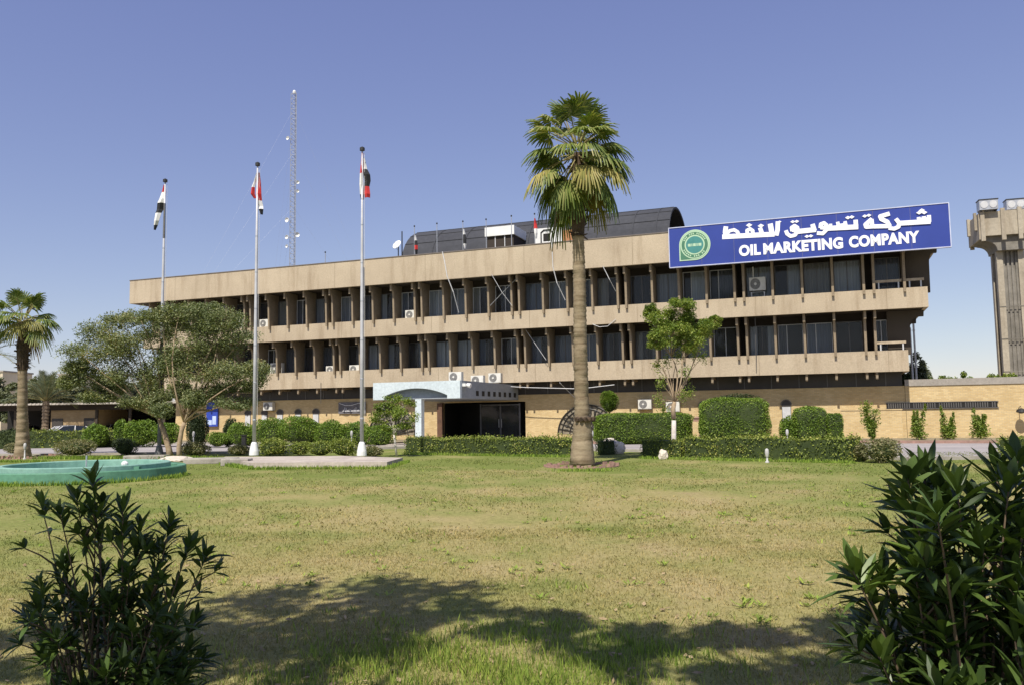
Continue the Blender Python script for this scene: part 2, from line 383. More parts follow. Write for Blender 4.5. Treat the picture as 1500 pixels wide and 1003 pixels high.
tag(strip('kerb_far', [(x, y, 0) for x, y in road_far[5:9] + road_far[9:]][::-1], 0.18, 0.15, M_KERB), kind='structure')
tag(strip('kerb_wall_side', [BP(66, -3.9), BP(50, -3.9), BP(38, -3.9), BP(30, -3.9), BP(21.5, -3.9)][::-1], 0.18, 0.15, M_PINK), kind='structure')
# planting bed soil between drive and wall
bed = MB()
for (a, b_) in ((21.6, 66), (-12, 14.4)):
    bed.add([BP(a, -3.85, 0.10), BP(b_, -3.85, 0.10), BP(b_, 2.3, 0.10), BP(a, 2.3, 0.10)], [(0, 1, 2, 3)])
o = bed.build('planting_bed', mat('bed_soil', (0.33, 0.27, 0.18), (0.2, 0.17, 0.1), 1, 1.0, fine=6)); tag(o, kind='structure')
pv = MB(); pv.add([BP(14.4, -9.4, 0.03), BP(21.6, -9.4, 0.03), BP(21.6, 2.3, 0.03), BP(14.4, 2.3, 0.03)], [(0, 1, 2, 3)])
tag(pv.build('entrance_paving', M_SLAB), kind='structure')
# raised slab under the flagpoles
A, Bp, Cp = gp(368, 684), gp(567, 683), gp(597, 674)
wv = (Cp - Bp); 
pl = MB(); pl.prism([(A.x, A.y), (Bp.x, Bp.y), ((Bp + wv * 0.75).x, (Bp + wv * 0.75).y), (gp(500, 673).x, gp(500, 673).y), (gp(375, 674).x, gp(375, 674).y), (gp(330, 674).x, gp(330, 674).y), (gp(325, 677).x, gp(325, 677).y)], 'z', -0.01, 0.17)
tag(pl.build('flagpole_platform', M_SLAB), kind='structure')

# ================================================================== THE OFFICE BUILDING
rT, rB, mT, mB_, lT, lB = 12.74, 10.91, 8.56, 7.41, 5.135, 3.92
vt, vm, vl, vw = -0.92, 0.0, 1.04, 2.38
U0, U1 = -9.0, 44.85
BACK = 17.0
ROTB = -TH
off = thing('office_building', BO, 'tan concrete office building with three storeys, deep fins and a yellow brick ground floor', 'building', rz=ROTB)
def bpart(b, name, mt, parent=None, smooth=False): return b.build(name, mt, parent or off, smooth)
# structural core per floor
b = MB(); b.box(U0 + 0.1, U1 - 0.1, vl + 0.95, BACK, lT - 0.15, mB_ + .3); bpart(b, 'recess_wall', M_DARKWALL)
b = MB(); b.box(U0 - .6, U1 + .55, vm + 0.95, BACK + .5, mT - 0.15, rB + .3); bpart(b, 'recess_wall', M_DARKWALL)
# bands (hollow-looking slabs: face, soffit, top)
def band(v, u0, u1, z0, z1, name, vb=BACK + 1):
    b = MB(); b.box(u0, u1, v, v + 0.22, z0, z1)            # front parapet
    b.box(u0, u0 + .22, v + .22, vb, z0, z1); b.box(u1 - .22, u1, v + .22, vb, z0, z1); b.box(u0 + .22, u1 - .22, vb - .22, vb, z0, z1)
    for k in range(-1, 8):                                   # expansion joints, thin grooves standing as dark lines
        pass
    o = bpart(b, name, M_CONC)
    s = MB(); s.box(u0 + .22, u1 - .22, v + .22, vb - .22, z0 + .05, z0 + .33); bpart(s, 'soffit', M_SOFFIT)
    for k in range(0, 8): 
        u = -7.18 + 7.18 * k + .9
        if u0 < u < u1: j = MB(); j.box(u - .012, u + .012, v - .004, v, z0 + .01, z1 - .01); j.build('joint', M_FIN, o)
    return o
rb = band(vt, -10.82, 46.86, rB, rT, 'roof_band')
cpg = MB(); cpg.box(-10.86, 46.90, vt - .04, vt + .26, rT, rT + .05); cpg.build('coping', mat('coping_metal', (0.20, 0.17, 0.15), (0.14, 0.12, 0.11), 1, .7), rb)
band(vm, -10.2, 46.10, mB_, mT, 'middle_band')
band(vl, -9.2, 45.03, lB, lT, 'lower_band')
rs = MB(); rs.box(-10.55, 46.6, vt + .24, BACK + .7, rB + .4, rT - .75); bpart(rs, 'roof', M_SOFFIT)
# brick ground floor, with the dark clerestory strip above it, porch opening left open
def brickwall(mb, holes, u0, u1, z0, z1, v0, v1):
    us = sorted({u0, u1, *[h[0] for h in holes], *[h[1] for h in holes]})
    for a, c in zip(us, us[1:]):
        h = [h for h in holes if h[0] <= a + 1e-6 and h[1] >= c - 1e-6]
        if h:
            if h[0][3] < z1: mb.box(a, c, v0, v1, h[0][3], z1)
            if h[0][2] > z0: mb.box(a, c, v0, v1, z0, h[0][2])
        else: mb.box(a, c, v0, v1, z0, z1)
b = MB(); brickwall(b, [(15.02, 21.2, 0, 2.66)], U0, U1, 0, 3.12, vw, vw + .35); bw = bpart(b, 'brick_wall', M_BRICK)
b = MB(); b.box(U0, U1, vw + .36, BACK, 2.75, 3.1); bpart(b, 'slab', M_SOFFIT)
b = MB(); b.box(U0, U0 + .3, vw + .35, BACK, 0, 3.12); b.box(U1 - .3, U1, vw + .35, BACK, 0, 3.12); b.box(U0 + .3, U1 - .3, BACK - .3, BACK, 0, 3.12); bpart(b, 'brick_wall', M_BRICK)
b = MB(); b.box(U0 + .1, U1 - .1, vw + .12, vw + .3, 3.121, 4.2)
bpart(b, 'clerestory', M_CLER)
for k in range(33):
    u = U0 + 1 + k * 1.62
    b = MB(); b.box(u, u + .05, vw + .09, vw + .12, 3.14, 3.95); bpart(b, 'clerestory_mullion', M_FRAMEM)

# fins: profile (v, z) relative to the band face v0 and sill s ; upper band bottom b_
posts = []
for k in range(-1, 7):
    for d in (-0.265, 0.265): posts.append(7.179 * k + d)
    if k < 6:
        for j in (1, 2, 3): posts.append(7.179 * k + 0.265 + 1.662 * j)
posts.append(-7.179 - 0.265 - 1.63)
posts = sorted(posts)
def fin_poly(s, t, vu):
    """s sill height, t underside of the band above, vu face of the band above relative to this band's face"""
    P = [(-.20, s - .24), (-.24, s + .6), (-.27, t - .95)]
    for a in range(0, 7):     # quarter curve out to the bracket nose
        w = a / 6 * math.pi / 2
        P.append((-.27 - (abs(vu) - .27 - .45) * (1 - math.cos(w)), t - .95 + .62 * math.sin(w)))
    P += [(vu + .43, t - .44), (vu + .29, t - .46), (vu + .28, t + .02)]
    P += [(.94, t + .02), (.94, s - .02), (.23, s - .02), (.23, s + .004), (-.002, s + .004), (-.002, s - .24)]
    return P
def fins(v0, s, t, vu, us, w=0.135):
    src = None
    P = [(v0 + a, z) for a, z in fin_poly(s, t, vu)]
    for u in us:
        if src is None:
            b = MB(); b.prism(P, 'x', -w / 2, w / 2); src = bpart(b, 'fin', M_FIN); o = src
        else:
            o = src.copy(); COL.objects.link(o); o.parent = off
        o.location = (u, 0, 0)
fins(vm, mT, rB, vt - vm, posts + [44.93])
fins(vl, lT, mB_, vm - vl, posts)
# short brackets that carry the lower band over the brick wall
src = None
PB = [(vl + .12, lB + .02), (vl + .12, lB - .36), (vl + .16, lB - .42), (vl + .26, lB - .42), (vl + .30, lB - .3), (vl + .36, lB - .14), (vw + .10, lB - .14), (vw + .10, lB + .02)]
for u in posts:
    if src is None:
        b = MB(); b.prism(PB, 'x', -.065, .065); src = bpart(b, 'bracket', M_FIN); o = src
    else:
        o = src.copy(); COL.objects.link(o); o.parent = off
    o.location = (u, 0, 0)
# end-wall brackets at the right end (seen as a stepped profile)
for (zt, zs, ub, ue, v0) in ((rB, mT, 46.10, 46.86, .6), (mB_, lT, 45.03, 46.10, 1.5)):
    for q in (0, 4.2, 8.4, 12.6):
        b = MB(); P = [(ub - 1.0, zt + .02), (ue - .1, zt + .02), (ue - .12, zt - .35)]
        for a in range(7):
            w = a / 6 * math.pi / 2
            P.append((ue - .3 - (ue - .3 - ub - .22) * math.sin(w), zt - .35 - .55 * (1 - math.cos(w)) ))
        P += [(ub + .2, zs - .25), (ub + .002, zs - .25), (ub + .002, zs + .004), (ub - 1.0, zs + .004)]
        b.prism(P, 'y', v0 + q, v0 + q + .3); bpart(b, 'end_bracket', M_SOFFIT)  # dark concrete stands in for the overhang's shadow on these brackets

# windows: one object per bay on both upper floors
wr = random.Random(11)
def window(u0, u1, v, z0, z1, style):
    fr = MB(); t = .045
    fr.box(u0, u1, v, v + .07, z0, z0 + t); fr.box(u0, u1, v, v + .07, z1 - t, z1)
    fr.box(u0, u0 + t, v, v + .07, z0 + t, z1 - t); fr.box(u1 - t, u1, v, v + .07, z0 + t, z1 - t)
    mu = u0 + (u1 - u0) * (.5 if style != 2 else .36)
    fr.box(mu - t / 2, mu + t / 2, v + .003, v + .067, z0 + t, z1 - t)
    pale = style in (2, 3)
    w = bpart(fr, 'window', M_FRAMEL if pale else M_FRAMEM)
    p = MB(); p.add([(u0 + t, v + .035, z0 + t), (u1 - t, v + .035, z0 + t), (u1 - t, v + .035, z1 - t), (u0 + t, v + .035, z1 - t)], [(0, 1, 2, 3)])
    p.build('pane', M_GLASS, w)
    k = wr.random()
    c = MB(); cm = M_CURT[wr.randrange(6)]; yy = v + .085
    def folds(a, b_):
        n = max(4, int((b_ - a) / .07)); vs = []
        for i in range(n + 1):
            x = a + (b_ - a) * i / n; y = yy + (0.022 if i % 2 else 0)
            vs += [(x, y, z0 + .03), (x, y, z1 - .03)]
        c.add(vs, [(2 * i, 2 * i + 2, 2 * i + 3, 2 * i + 1) for i in range(n)])
    if k < .30: folds(u0 + .05, u1 - .05)
    elif k < .58: folds(mu, u1 - .05)
    elif k < .82: folds(u0 + .05, u0 + (u1 - u0) * .3); folds(u0 + (u1 - u0) * .72, u1 - .05)
    elif k < .92: folds(u0 + .05, mu)
    if c.v: c.build('curtain', cm, w)
    return w
ps = posts
for (v0, s, t) in ((vm, mT, rB), (vl, lT, mB_)):
    for a, c in zip(ps, ps[1:]):
        if c - a < 1.0: continue
        st = wr.choice([0, 0, 0, 2, 3, 0])
        window(a + .10, c - .10, v0 + .80, s + .02, t - .42, st)
window(43.29 + .16, 44.80, vm + .80, mT + .02, rB - .42, 0)
window(43.29 + .10, 44.05, vl + .80, lT + .02, mB_ - .42, 3)
window(-9.05, -7.6, vm + .80, mT + .02, rB - .42, 0)
# balcony rails in the end bays
for (v0, s, ua, ub, mt) in ((vl, lT, 43.42, 44.95, M_CONC), (vm, mT, 43.42, 44.80, M_CONC), (vm, mT, 45.02, 45.95, M_CONC)):
    b = MB(); b.box(ua, ub, v0 + .02, v0 + .16, s + .38, s + .52); r_ = bpart(b, 'balcony_rail', mt)
    q = MB()
    for uu in (ua + .15, ub - .2): q.box(uu, uu + .07, v0 + .04, v0 + .14, s + .003, s + .38)
    q.build('rail_post', M_FRAMEL, r_)
# arched ground-floor windows
def arched(u, v, z0, zs, hw, name='arched_window', mt=M_CLER):
    P = [(u - hw, z0), (u + hw, z0)] + [(u + hw * math.cos(a), zs + hw * math.sin(a)) for a in [i * math.pi / 10 for i in range(11)]]
    b = MB(); b.prism(P, 'y', v - .03, v + .05); w = bpart(b, name, mt)
    rg = MB(); pts = [(u + (hw + .03) * math.cos(a), v - .05, zs + (hw + .03) * math.sin(a)) for a in [i * math.pi / 12 for i in range(13)]]
    rg.tube(pts, .035, 5); rg.build('frame', M_FRAMEM, w)
    sl = MB(); sl.box(u - hw + .03, u + hw - .03, v - .06, v - .032, z0 + .05, zs - .12); sl.build('shutter', M_FRAMEL, w)
    return w
for u in (-1.86, -.29, 1.14, 2.79, 4.38, 33.2, 38.21): arched(u, vw, 1.1, 2.12, .27)
# big round-headed grilles either side of the entrance
for uc in (25.55, 11.0):
    P = [(uc + 2.02 * math.cos(a), .42 + 1.93 * math.sin(a)) for a in [i * math.pi / 20 for i in range(21)]]
    b = MB(); b.prism(P, 'y', vw - .02, vw + .05); g = bpart(b, 'arched_grille', M_BRICK if False else mat('grille_back', (0.30, 0.26, 0.19), (0.2, 0.17, 0.12), 2, .8))
    t = MB()
    for rr in (2.02, 1.75, 1.2, .6): t.tube([(uc + rr * math.cos(a), vw - .07, .42 + rr * .955 * math.sin(a)) for a in [i * math.pi / 20 for i in range(21)]], .045 if rr > 2 else .03, 5)
    for i in range(1, 16):
        a = i * math.pi / 16; t.tube([(uc + .3 * math.cos(a), vw - .07, .42 + .3 * math.sin(a)), (uc + 2 * math.cos(a), vw - .07, .42 + 1.91 * math.sin(a))], .025, 4)
        for r2 in (1.48, .9): t.tube([(uc + (r2 + .16 * math.cos(w)) * math.cos(a) , vw - .075, .42 + (r2 + .16 * math.sin(w)) * math.sin(a)) for w in [j * math.pi / 4 for j in range(9)]], .022, 4)
    t.build('bars', M_DARK, g)

# ---------------- entrance canopy (part of the building)
cu0, cu1, cv0, cz0, cz1 = 14.96, 20.70, -7.4, 2.76, 3.79
b = MB()
zs, zc, ua, ub = 2.96, 3.40, 15.73, 19.87
um = (ua + ub) / 2; hw = (ub - ua) / 2
def arcz(u):
    h = zc - zs; Rr = (hw * hw + h * h) / (2 * h); return zc - Rr + math.sqrt(max(0, Rr * Rr - (u - um) ** 2))
N = 24
us = [ua + (ub - ua) * i / N for i in range(N + 1)]
# fascia with the arch cut out
for vv0, vv1 in ((cv0, cv0 + .25),):
    b.box(cu0, ua, vv0, vv1, cz0, cz1); b.box(ub, cu1, vv0, vv1, cz0, cz1)
    b.prism([(u, arcz(u)) for u in us] + [(ub, cz1), (ua, cz1)], 'y', vv0, vv1)
cn = bpart(b, 'entrance_canopy', M_CANOPY)
s = MB()
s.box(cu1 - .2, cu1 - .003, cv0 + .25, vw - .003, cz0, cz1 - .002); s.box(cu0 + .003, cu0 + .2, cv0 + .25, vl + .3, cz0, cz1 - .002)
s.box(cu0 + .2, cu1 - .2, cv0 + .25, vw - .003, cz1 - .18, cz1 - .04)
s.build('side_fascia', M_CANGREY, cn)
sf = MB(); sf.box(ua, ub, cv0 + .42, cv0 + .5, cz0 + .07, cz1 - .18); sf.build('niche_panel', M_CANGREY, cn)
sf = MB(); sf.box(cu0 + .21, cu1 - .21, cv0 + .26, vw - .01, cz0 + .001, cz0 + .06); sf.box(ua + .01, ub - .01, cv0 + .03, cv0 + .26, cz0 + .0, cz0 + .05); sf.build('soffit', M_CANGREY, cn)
for i in range(8):
    v = -5.05 + i * .93
    sl = MB(); sl.box(cu1 - .01, cu1 + .004, v, v + .42, 2.93, 3.24); sl.build('side_vent', M_BLACK, cn)
co = MB(); co.box(17.78, 18.18, cv0 + .02, cv0 + .42, 0, cz0 - .002); co.box(17.73, 18.23, cv0 - .03, cv0 + .47, 0, .12); co.build('column', M_CANOPY, cn)
co = MB(); co.box(14.62, 15.02, vw - .25, vw - .003, 0, 2.66); co.build('brown_pilaster', M_RUST, cn)
lp = MB(); lp.box(cu1 + .0, cu1 + .22, -7.1, -6.7, 3.45, 3.62); lp.tube([(cu1 + .22, -6.9, 3.53), (cu1 + .45, -6.9, 3.47)], [.11, .15], 12); lp.build('flood_light', M_WHITE, cn)
# doors: dark glazed lobby set back in the opening
b = MB(); b.box(15.03, 21.19, 5.0, 5.1, 0, 2.6); b.box(15.03, 15.1, vw + .1, 5, 0, 2.6); b.box(21.12, 21.19, vw + .36, 5, 0, 2.6); bpart(b, 'lobby_wall', M_BLACK)
b = MB()
for u in (17.81, 19.3, 20.72): b.box(u - .05, u + .05, vw + .12, vw + .2, 0.04, 2.55)
b.box(17.81, 20.72, vw + .121, vw + .199, 2.42, 2.5)
ed = bpart(b, 'entrance_door', M_GREYPOLE)
g = MB(); g.add([(17.86, vw + .16, .05), (20.67, vw + .16, .05), (20.67, vw + .16, 2.42), (17.86, vw + .16, 2.42)], [(0, 1, 2, 3)]); g.build('pane', M_GLASS, ed)
h = MB()
for u in (19.2, 19.4): h.tube([(u, vw + .08, .9), (u, vw + .08, 1.5)], .02, 6)
h.build('handle', M_STEEL, ed)

# ---------------- roof: barrel vault and roof rooms
b = MB(); nA = 22; u0v, u1v = 11.3, 31.25; vc, ra, zb, hz = 7.5, 4.55, 12.3, 3.9
arc = [(vc - ra * math.cos(a), zb + hz * math.sin(a) ** .85) for a in [i * math.pi / nA for i in range(nA + 1)]]
for i in range(nA):
    (va, za), (vb2, zb2) = arc[i], arc[i + 1]
    b.add([(u0v, va, za), (u1v, va, za), (u1v, vb2, zb2), (u0v, vb2, zb2)], [(0, 1, 2, 3)])
    ia = (vc + (va - vc) * .96, za - .14); ib = (vc + (vb2 - vc) * .96, zb2 - .14)
    b.add([(u0v + .3, *ia), (u1v - .02, *ia), (u1v - .02, *ib), (u0v + .3, *ib)], [(3, 2, 1, 0)])
    b.add([(u1v, va, za), (u1v - .02, *ia), (u1v - .02, *ib), (u1v, vb2, zb2)], [(0, 1, 2, 3)])
b.add([(u0v, v, z) for v, z in arc], [tuple(range(nA + 1))])
vlt = bpart(b, 'barrel_roof', M_ROOF)
b = MB()
for k in range(1, 9):   # seams and ribs
    u = u0v + (u1v - u0v) * k / 8 - (.9 if k == 8 else 0)
    for i in range(nA):
        (va, za), (vb2, zb2) = arc[i], arc[i + 1]
        s2 = 1.008
        b.add([(u - .04, vc + (va - vc) * s2, za + .03), (u + .04, vc + (va - vc) * s2, za + .03), (u + .04, vc + (vb2 - vc) * s2, zb2 + .03), (u - .04, vc + (vb2 - vc) * s2, zb2 + .03)], [(0, 1, 2, 3)])
for i in range(2, nA - 1, 2):
    va, za = arc[i]; b.box(u0v + .02, u1v - .02, vc + (va - vc) * 1.004 - .02, vc + (va - vc) * 1.004 + .02, za, za + .035)
b.build('seam', M_ROOF, vlt)
def rz_(x, y, v=.9):
    u, _, z = onv(x, y, v); return u, z
(ua_, za_), (ub_, _z), (_u, zl_), (_u2, zc_) = rz_(710, 334), rz_(753, 333), rz_(712, 347), rz_(755, 358)
rr = MB(); rr.box(ua_ + .12, ub_ - .1, 1.05, 3.2, rT - .7, zl_); rm = bpart(rr, 'roof_room', M_DARKWALL)
q = MB(); q.box(ua_, ub_, .9, 3.4, zl_, za_); q.build('roof_fascia', M_WHITE, rm)
q = MB(); q.box(ua_ + .7, ua_ + .76, 1.0, 1.05, 12.75, zl_); q.box(ua_ + 1.4, ua_ + 1.46, 1.0, 1.05, 12.75, zl_); q.build('frame', M_FRAMEL, rm)
(ua_, za_), (ub_, _z), (_u, zl_) = rz_(783, 336), rz_(824, 333), rz_(783, 355)
rr = MB(); rr.box(ua_, ub_, .9, 2.6, rT - .7, za_); rm = bpart(rr, 'roof_room', M_WHITE)
(u1_, z1_), (u2_, z2_) = rz_(796, 354), rz_(806, 342)
q = MB(); q.box(u1_, u2_, .885, .9, z1_, z2_); q.build('opening', M_BLACK, rm)
q = MB(); q.tube([(u1_ - .15, .87, 12.9), (u1_ - .15, .87, z2_ + .1), (u1_ + .05, .87, z2_ + .25), (u2_, .87, z2_ + .25), (u2_ + .2, .87, z2_), (u2_ + .2, .87, 12.9)], .045, 5); q.build('pipe', M_DARK, rm)
q = MB(); q.box(ub_ + .003, ub_ + .75, 1.0, 2.2, rT - .7, za_ - .25); q.build('brick_stack', mat('red_brick_pile', (0.50, 0.24, 0.11), (0.33, 0.16, 0.08), 4, .9), rm)

# ================================================================== the sign on the roof band
sg = thing('company_sign', BP(32.0, -1.25, 10.50), 'long blue company sign with white Arabic and English lettering on the roof band', 'sign', rz=ROTB)
sw, sh = 15.2, 2.38
b = MB(); b.box(0, sw, -.06, .10, 0, sh); b.build('panel', M_SIGNB, sg)
for k in range(1, 8):
    b = MB(); b.box(k * 1.9 - .006, k * 1.9 + .006, -.0625, -.06, .02, sh - .02); b.build('panel_seam', M_TOWERD, sg)
b = MB()
for (x0, x1, z0, z1) in ((-.04, sw + .04, -.05, 0), (-.04, sw + .04, sh, sh + .05), (-.05, 0, 0, sh), (sw, sw + .05, 0, sh)): b.box(x0, x1, -.09, .12, z0, z1)
b.build('edge_trim', mat('sign_trim', (0.55, 0.58, 0.72), (0.45, 0.47, 0.6), 2, .5), sg)
b = MB()
for k in range(6): b.box(1 + k * 2.6, 1.06 + k * 2.6, .12, .32, .5, .58); b.box(1 + k * 2.6, 1.06 + k * 2.6, .12, .32, 1.8, 1.88)
b.build('bracket', M_DARK, sg)
def sgl(x, y):
    u, _, z = onv(x, y, -1.31); return (u - 32.0, z - 10.50)
zA = lambda x, y: sgl(1050 + x / 8.8235, 295 + y / 8.8235)
zB = lambda x, y: sgl(1210 + x / 8.8235, 295 + y / 8.8235)
PXM = 49.0 / FOC / math.cos(.15)
ar = MB(); depth_i = [0]
def stroke(f, pts, w):
    P = [f(*p) for p in pts]; w = w / 8.8235 * PXM
    # smooth polyline
    S = []
    for i in range(len(P)):
        S.append(P[i])
    for (a, c) in zip(S, S[1:]):
        dx, dz = c[0] - a[0], c[1] - a[1]; L = math.hypot(dx, dz) or 1e-6; nx, nz = -dz / L * w / 2, dx / L * w / 2
        ex, ez = dx / L * w * .12, dz / L * w * .12
        depth_i[0] += 1; y1 = -.078 - .0005 * depth_i[0]
        ar.prism([(a[0] + nx - ex, a[1] + nz - ez), (a[0] - nx - ex, a[1] - nz - ez), (c[0] - nx + ex, c[1] - nz + ez), (c[0] + nx + ex, c[1] + nz + ez)][::-1], 'y', y1, -.061)
    for p in S[1:-1]:
        depth_i[0] += 1; y1 = -.078 - .0005 * depth_i[0]
        ar.prism([(p[0] + w / 2 * math.cos(t), p[1] + w / 2 * math.sin(t)) for t in [i * math.pi / 5 for i in range(10)]], 'y', y1, -.061)
def dot(f, x, y, r=30):
    cx, cz = f(x, y); r = r / 8.8235 * PXM
    depth_i[0] += 1
    ar.prism([(cx - r * 1.25, cz), (cx, cz - r * .8), (cx + r * 1.25, cz), (cx, cz + r * .8)], 'y', -.078 - .0005 * depth_i[0], -.061)
# word on the left
stroke(zA, [(78, 462), (740, 428)], 62); stroke(zA, [(118, 335), (108, 400), (118, 450)], 58); stroke(zA, [(120, 440), (165, 385), (225, 372), (270, 400), (285, 440)], 42)
stroke(zA, [(395, 430), (392, 380), (430, 360), (465, 385), (465, 430)], 44); dot(zA, 418, 312, 32)
stroke(zA, [(560, 350), (585, 420)], 52); dot(zA, 570, 320, 32); stroke(zA, [(692, 300), (715, 430)], 62)
stroke(zA, [(790, 270), (785, 380), (770, 440)], 54); dot(zA, 812, 268, 18)
# middle word
stroke(zA, [(975, 385), (968, 345), (1005, 320), (1042, 345), (1045, 395), (1010, 440), (955, 455), (910, 425), (895, 385)], 46); stroke(zA, [(985, 375), (1040, 390)], 50)
dot(zA, 982, 268, 24); dot(zA, 1032, 264, 24); stroke(zA, [(1040, 395), (1275, 370)], 62); stroke(zA, [(1238, 305), (1262, 380)], 54)
dot(zA, 1165, 458, 24); dot(zA, 1215, 452, 24)
stroke(zA, [(1340, 345), (1345, 300), (1385, 285), (1420, 315), (1415, 375), (1370, 420), (1300, 415)], 46); stroke(zA, [(1345, 345), (1415, 350)], 44)
stroke(zB, [(10, 355), (408, 335)], 60); stroke(zB, [(150, 275), (165, 345)], 40); stroke(zB, [(245, 268), (262, 340)], 40); stroke(zB, [(60, 300), (60, 345)], 36); stroke(zB, [(382, 250), (388, 345)], 50)
stroke(zB, [(200, 300), (205, 345)], 60)
dot(zB, 282, 216, 26); dot(zB, 332, 208, 26)
# word on the right
stroke(zB, [(590, 235), (510, 305), (520, 335), (600, 330), (820, 325)], 50); stroke(zB, [(590, 240), (600, 325)], 42); dot(zB, 500, 196, 24); dot(zB, 552, 186, 24)
stroke(zB, [(815, 165), (700, 200), (715, 235), (790, 270), (820, 325)], 50)
stroke(zB, [(905, 235), (945, 285), (935, 335), (880, 360), (815, 350)], 46); stroke(zB, [(940, 290), (1342, 265)], 58)
stroke(zB, [(1195, 215), (1205, 270)], 40); stroke(zB, [(1262, 205), (1270, 265)], 44); stroke(zB, [(1328, 190), (1332, 268)], 44); stroke(zB, [(1230, 245), (1300, 240)], 50)
dot(zB, 1236, 122, 27); dot(zB, 1203, 152, 27); dot(zB, 1268, 150, 27)
ar.build('arabic_lettering', M_LETTER, sg)
eng = MB()
def text_into(mb, body, x0, z0, x1, z1, off_=0.028, y0=-.061, y1=-.15):
    cu = bpy.data.curves.new('t', 'FONT'); cu.body = body; cu.size = 1.0; cu.offset = off_; cu.extrude = 0.0; cu.resolution_u = 4; cu.space_character = 1.06
    ob = bpy.data.objects.new('t', cu); COL.objects.link(ob)
    me = bpy.data.meshes.new_from_object(ob.evaluated_get(bpy.context.evaluated_depsgraph_get()))
    bm = bmesh.new(); bm.from_mesh(me)
    xs = [v.co.x for v in bm.verts]; ys = [v.co.y for v in bm.verts]
    ax, bx, ay, by = min(xs), max(xs), min(ys), max(ys)
    r = bmesh.ops.extrude_face_region(bm, geom=bm.faces[:])
    top = {v for v in r['geom'] if isinstance(v, bmesh.types.BMVert)}
    bm.verts.index_update()
    vs = [(x0 + (v.co.x - ax) / (bx - ax) * (x1 - x0), y1 if v in top else y0, z0 + (v.co.y - ay) / (by - ay) * (z1 - z0)) for v in bm.verts]
    fs = [tuple(v.index for v in f.verts) for f in bm.faces]
    mb.add(vs, fs); bm.free(); bpy.data.objects.remove(ob); bpy.data.curves.remove(cu); bpy.data.meshes.remove(me)
for body, fa, a, fb, c in (('OIL', zA, (290, 740), zA, (566, 590)), ('MARKETING', zA, (605, 715), zB, (218, 512)), ('COMPANY', zB, (300, 635), zB, (1208, 455))):
    p, q = fa(*a), fb(*c)
    text_into(eng, body, p[0], .33, q[0], 1.0, off_=0.05, y1=-.085)
eng.build('english_lettering', M_LETTER, sg)
# round emblem
cx, cz = sgl(1017.7, 359.1); lg = MB()
M_LG = mat('emblem_light_green', (0.45, 0.62, 0.42), (0.40, 0.56, 0.38), 2, .5); M_DG = mat('emblem_dark_green', (0.07, 0.20, 0.12), (0.06, 0.17, 0.10), 2, .5); M_TL = mat('emblem_teal', (0.06, 0.25, 0.23), (0.05, 0.21, 0.19), 2, .5)
def disc(r, y, seg=40, sq=False): return [(cx + r * math.cos(i * 2 * math.pi / seg), cz + r * math.sin(i * 2 * math.pi / seg)) for i in range(seg)]
def drop(r):   # disc with a square lower left corner
    P = [(cx + r * math.cos(a), cz + r * math.sin(a)) for a in [math.radians(-90 + i * 7.5) for i in range(37)]]
    return P + [(cx - r, cz - r)]
def emb(i, mi, poly): lg.cur = mi; lg.prism(poly, 'y', -.085 - .006 * i, -.0605 - .0002 * i)
emb(0, 0, drop(.93)); emb(1, 1, drop(.86)); emb(2, 0, disc(.85, 0)); emb(3, 1, disc(.78, 0)); emb(4, 0, disc(.60, 0)); emb(5, 2, disc(.52, 0))
for i in range(26):
    a = math.radians(28 + i * 9.6) if i < 14 else math.radians(205 + (i - 14) * 10.5)
    if i in (6, 10, 19, 23): continue
    x, z = cx + .69 * math.cos(a), cz + .69 * math.sin(a); t = Vector((-math.sin(a), math.cos(a))); n_ = Vector((math.cos(a), math.sin(a)))
    l, h_ = .036, .045
    emb(4, 0, [(x - t.x * l - n_.x * h_, z - t.y * l - n_.y * h_), (x + t.x * l - n_.x * h_, z + t.y * l - n_.y * h_), (x + t.x * l + n_.x * h_, z + t.y * l + n_.y * h_), (x - t.x * l + n_.x * h_, z - t.y * l + n_.y * h_)])
for x0, w_ in ((-.40, .17), (-.19, .06), (-.09, .16), (.11, .07), (.22, .18)):
    emb(6, 0, [(cx + x0, cz - .09), (cx + x0 + w_, cz - .09), (cx + x0 + w_, cz + .08), (cx + x0, cz + .08)])
lg.build('emblem', [M_LG, M_DG, M_TL], sg)

# ================================================================== AC units
def make_ac(label, w=.86, h=.62, d=.34):
    t = thing('ac_unit', (0, 0, 0), label, 'air conditioner', 'outdoor air conditioner units on the building', rz=ROTB)
    b = MB(); b.box(0, w, 0, d, .06, h + .06); b.box(.02, w - .02, -.012, 0, .09, h + .03); b.build('casing', M_AC, t)
    g = MB(); r = h * .42; c = (w * .38, h * .5 + .06)
    g.prism([(c[0] + r * math.cos(a), c[1] + r * math.sin(a)) for a in [i * math.pi / 12 for i in range(24)]], 'y', -.02, -.0125)
    for q in (.35, .65, .92): g.tube([(c[0] + r * q * math.cos(a), -.026, c[1] + r * q * math.sin(a)) for a in [i * math.pi / 8 for i in range(17)]], .008, 4)
    f = g.build('fan_grille', M_ACG, t)
    k = MB(); k.prism([(c[0] + .07 * math.cos(a), c[1] + .07 * math.sin(a)) for a in [i * math.pi / 6 for i in range(12)]], 'y', -.032, -.021); k.build('hub', M_AC, f)
    s = MB(); s.box(.06, .12, .02, d - .02, -.0, .06); s.box(w - .12, w - .06, .02, d - .02, 0, .06); s.build('foot', M_DARK, t)
    return t
ac0 = make_ac('white air conditioner unit resting on the right part of the entrance canopy roof')
AC_H = .62
def ac(u, v, z, label, first=False, rzd=0):
    if first: ac0.location = BP(u, v, z); return ac0
    return copy_thing(ac0, BP(u, v, z), ROTB + rzd, label)
ac(20.55 - .6, -1.2, 3.79, None, True)
o = ac(18.45, -4.1, 3.79, 'white air conditioner unit on the left part of the entrance canopy roof')
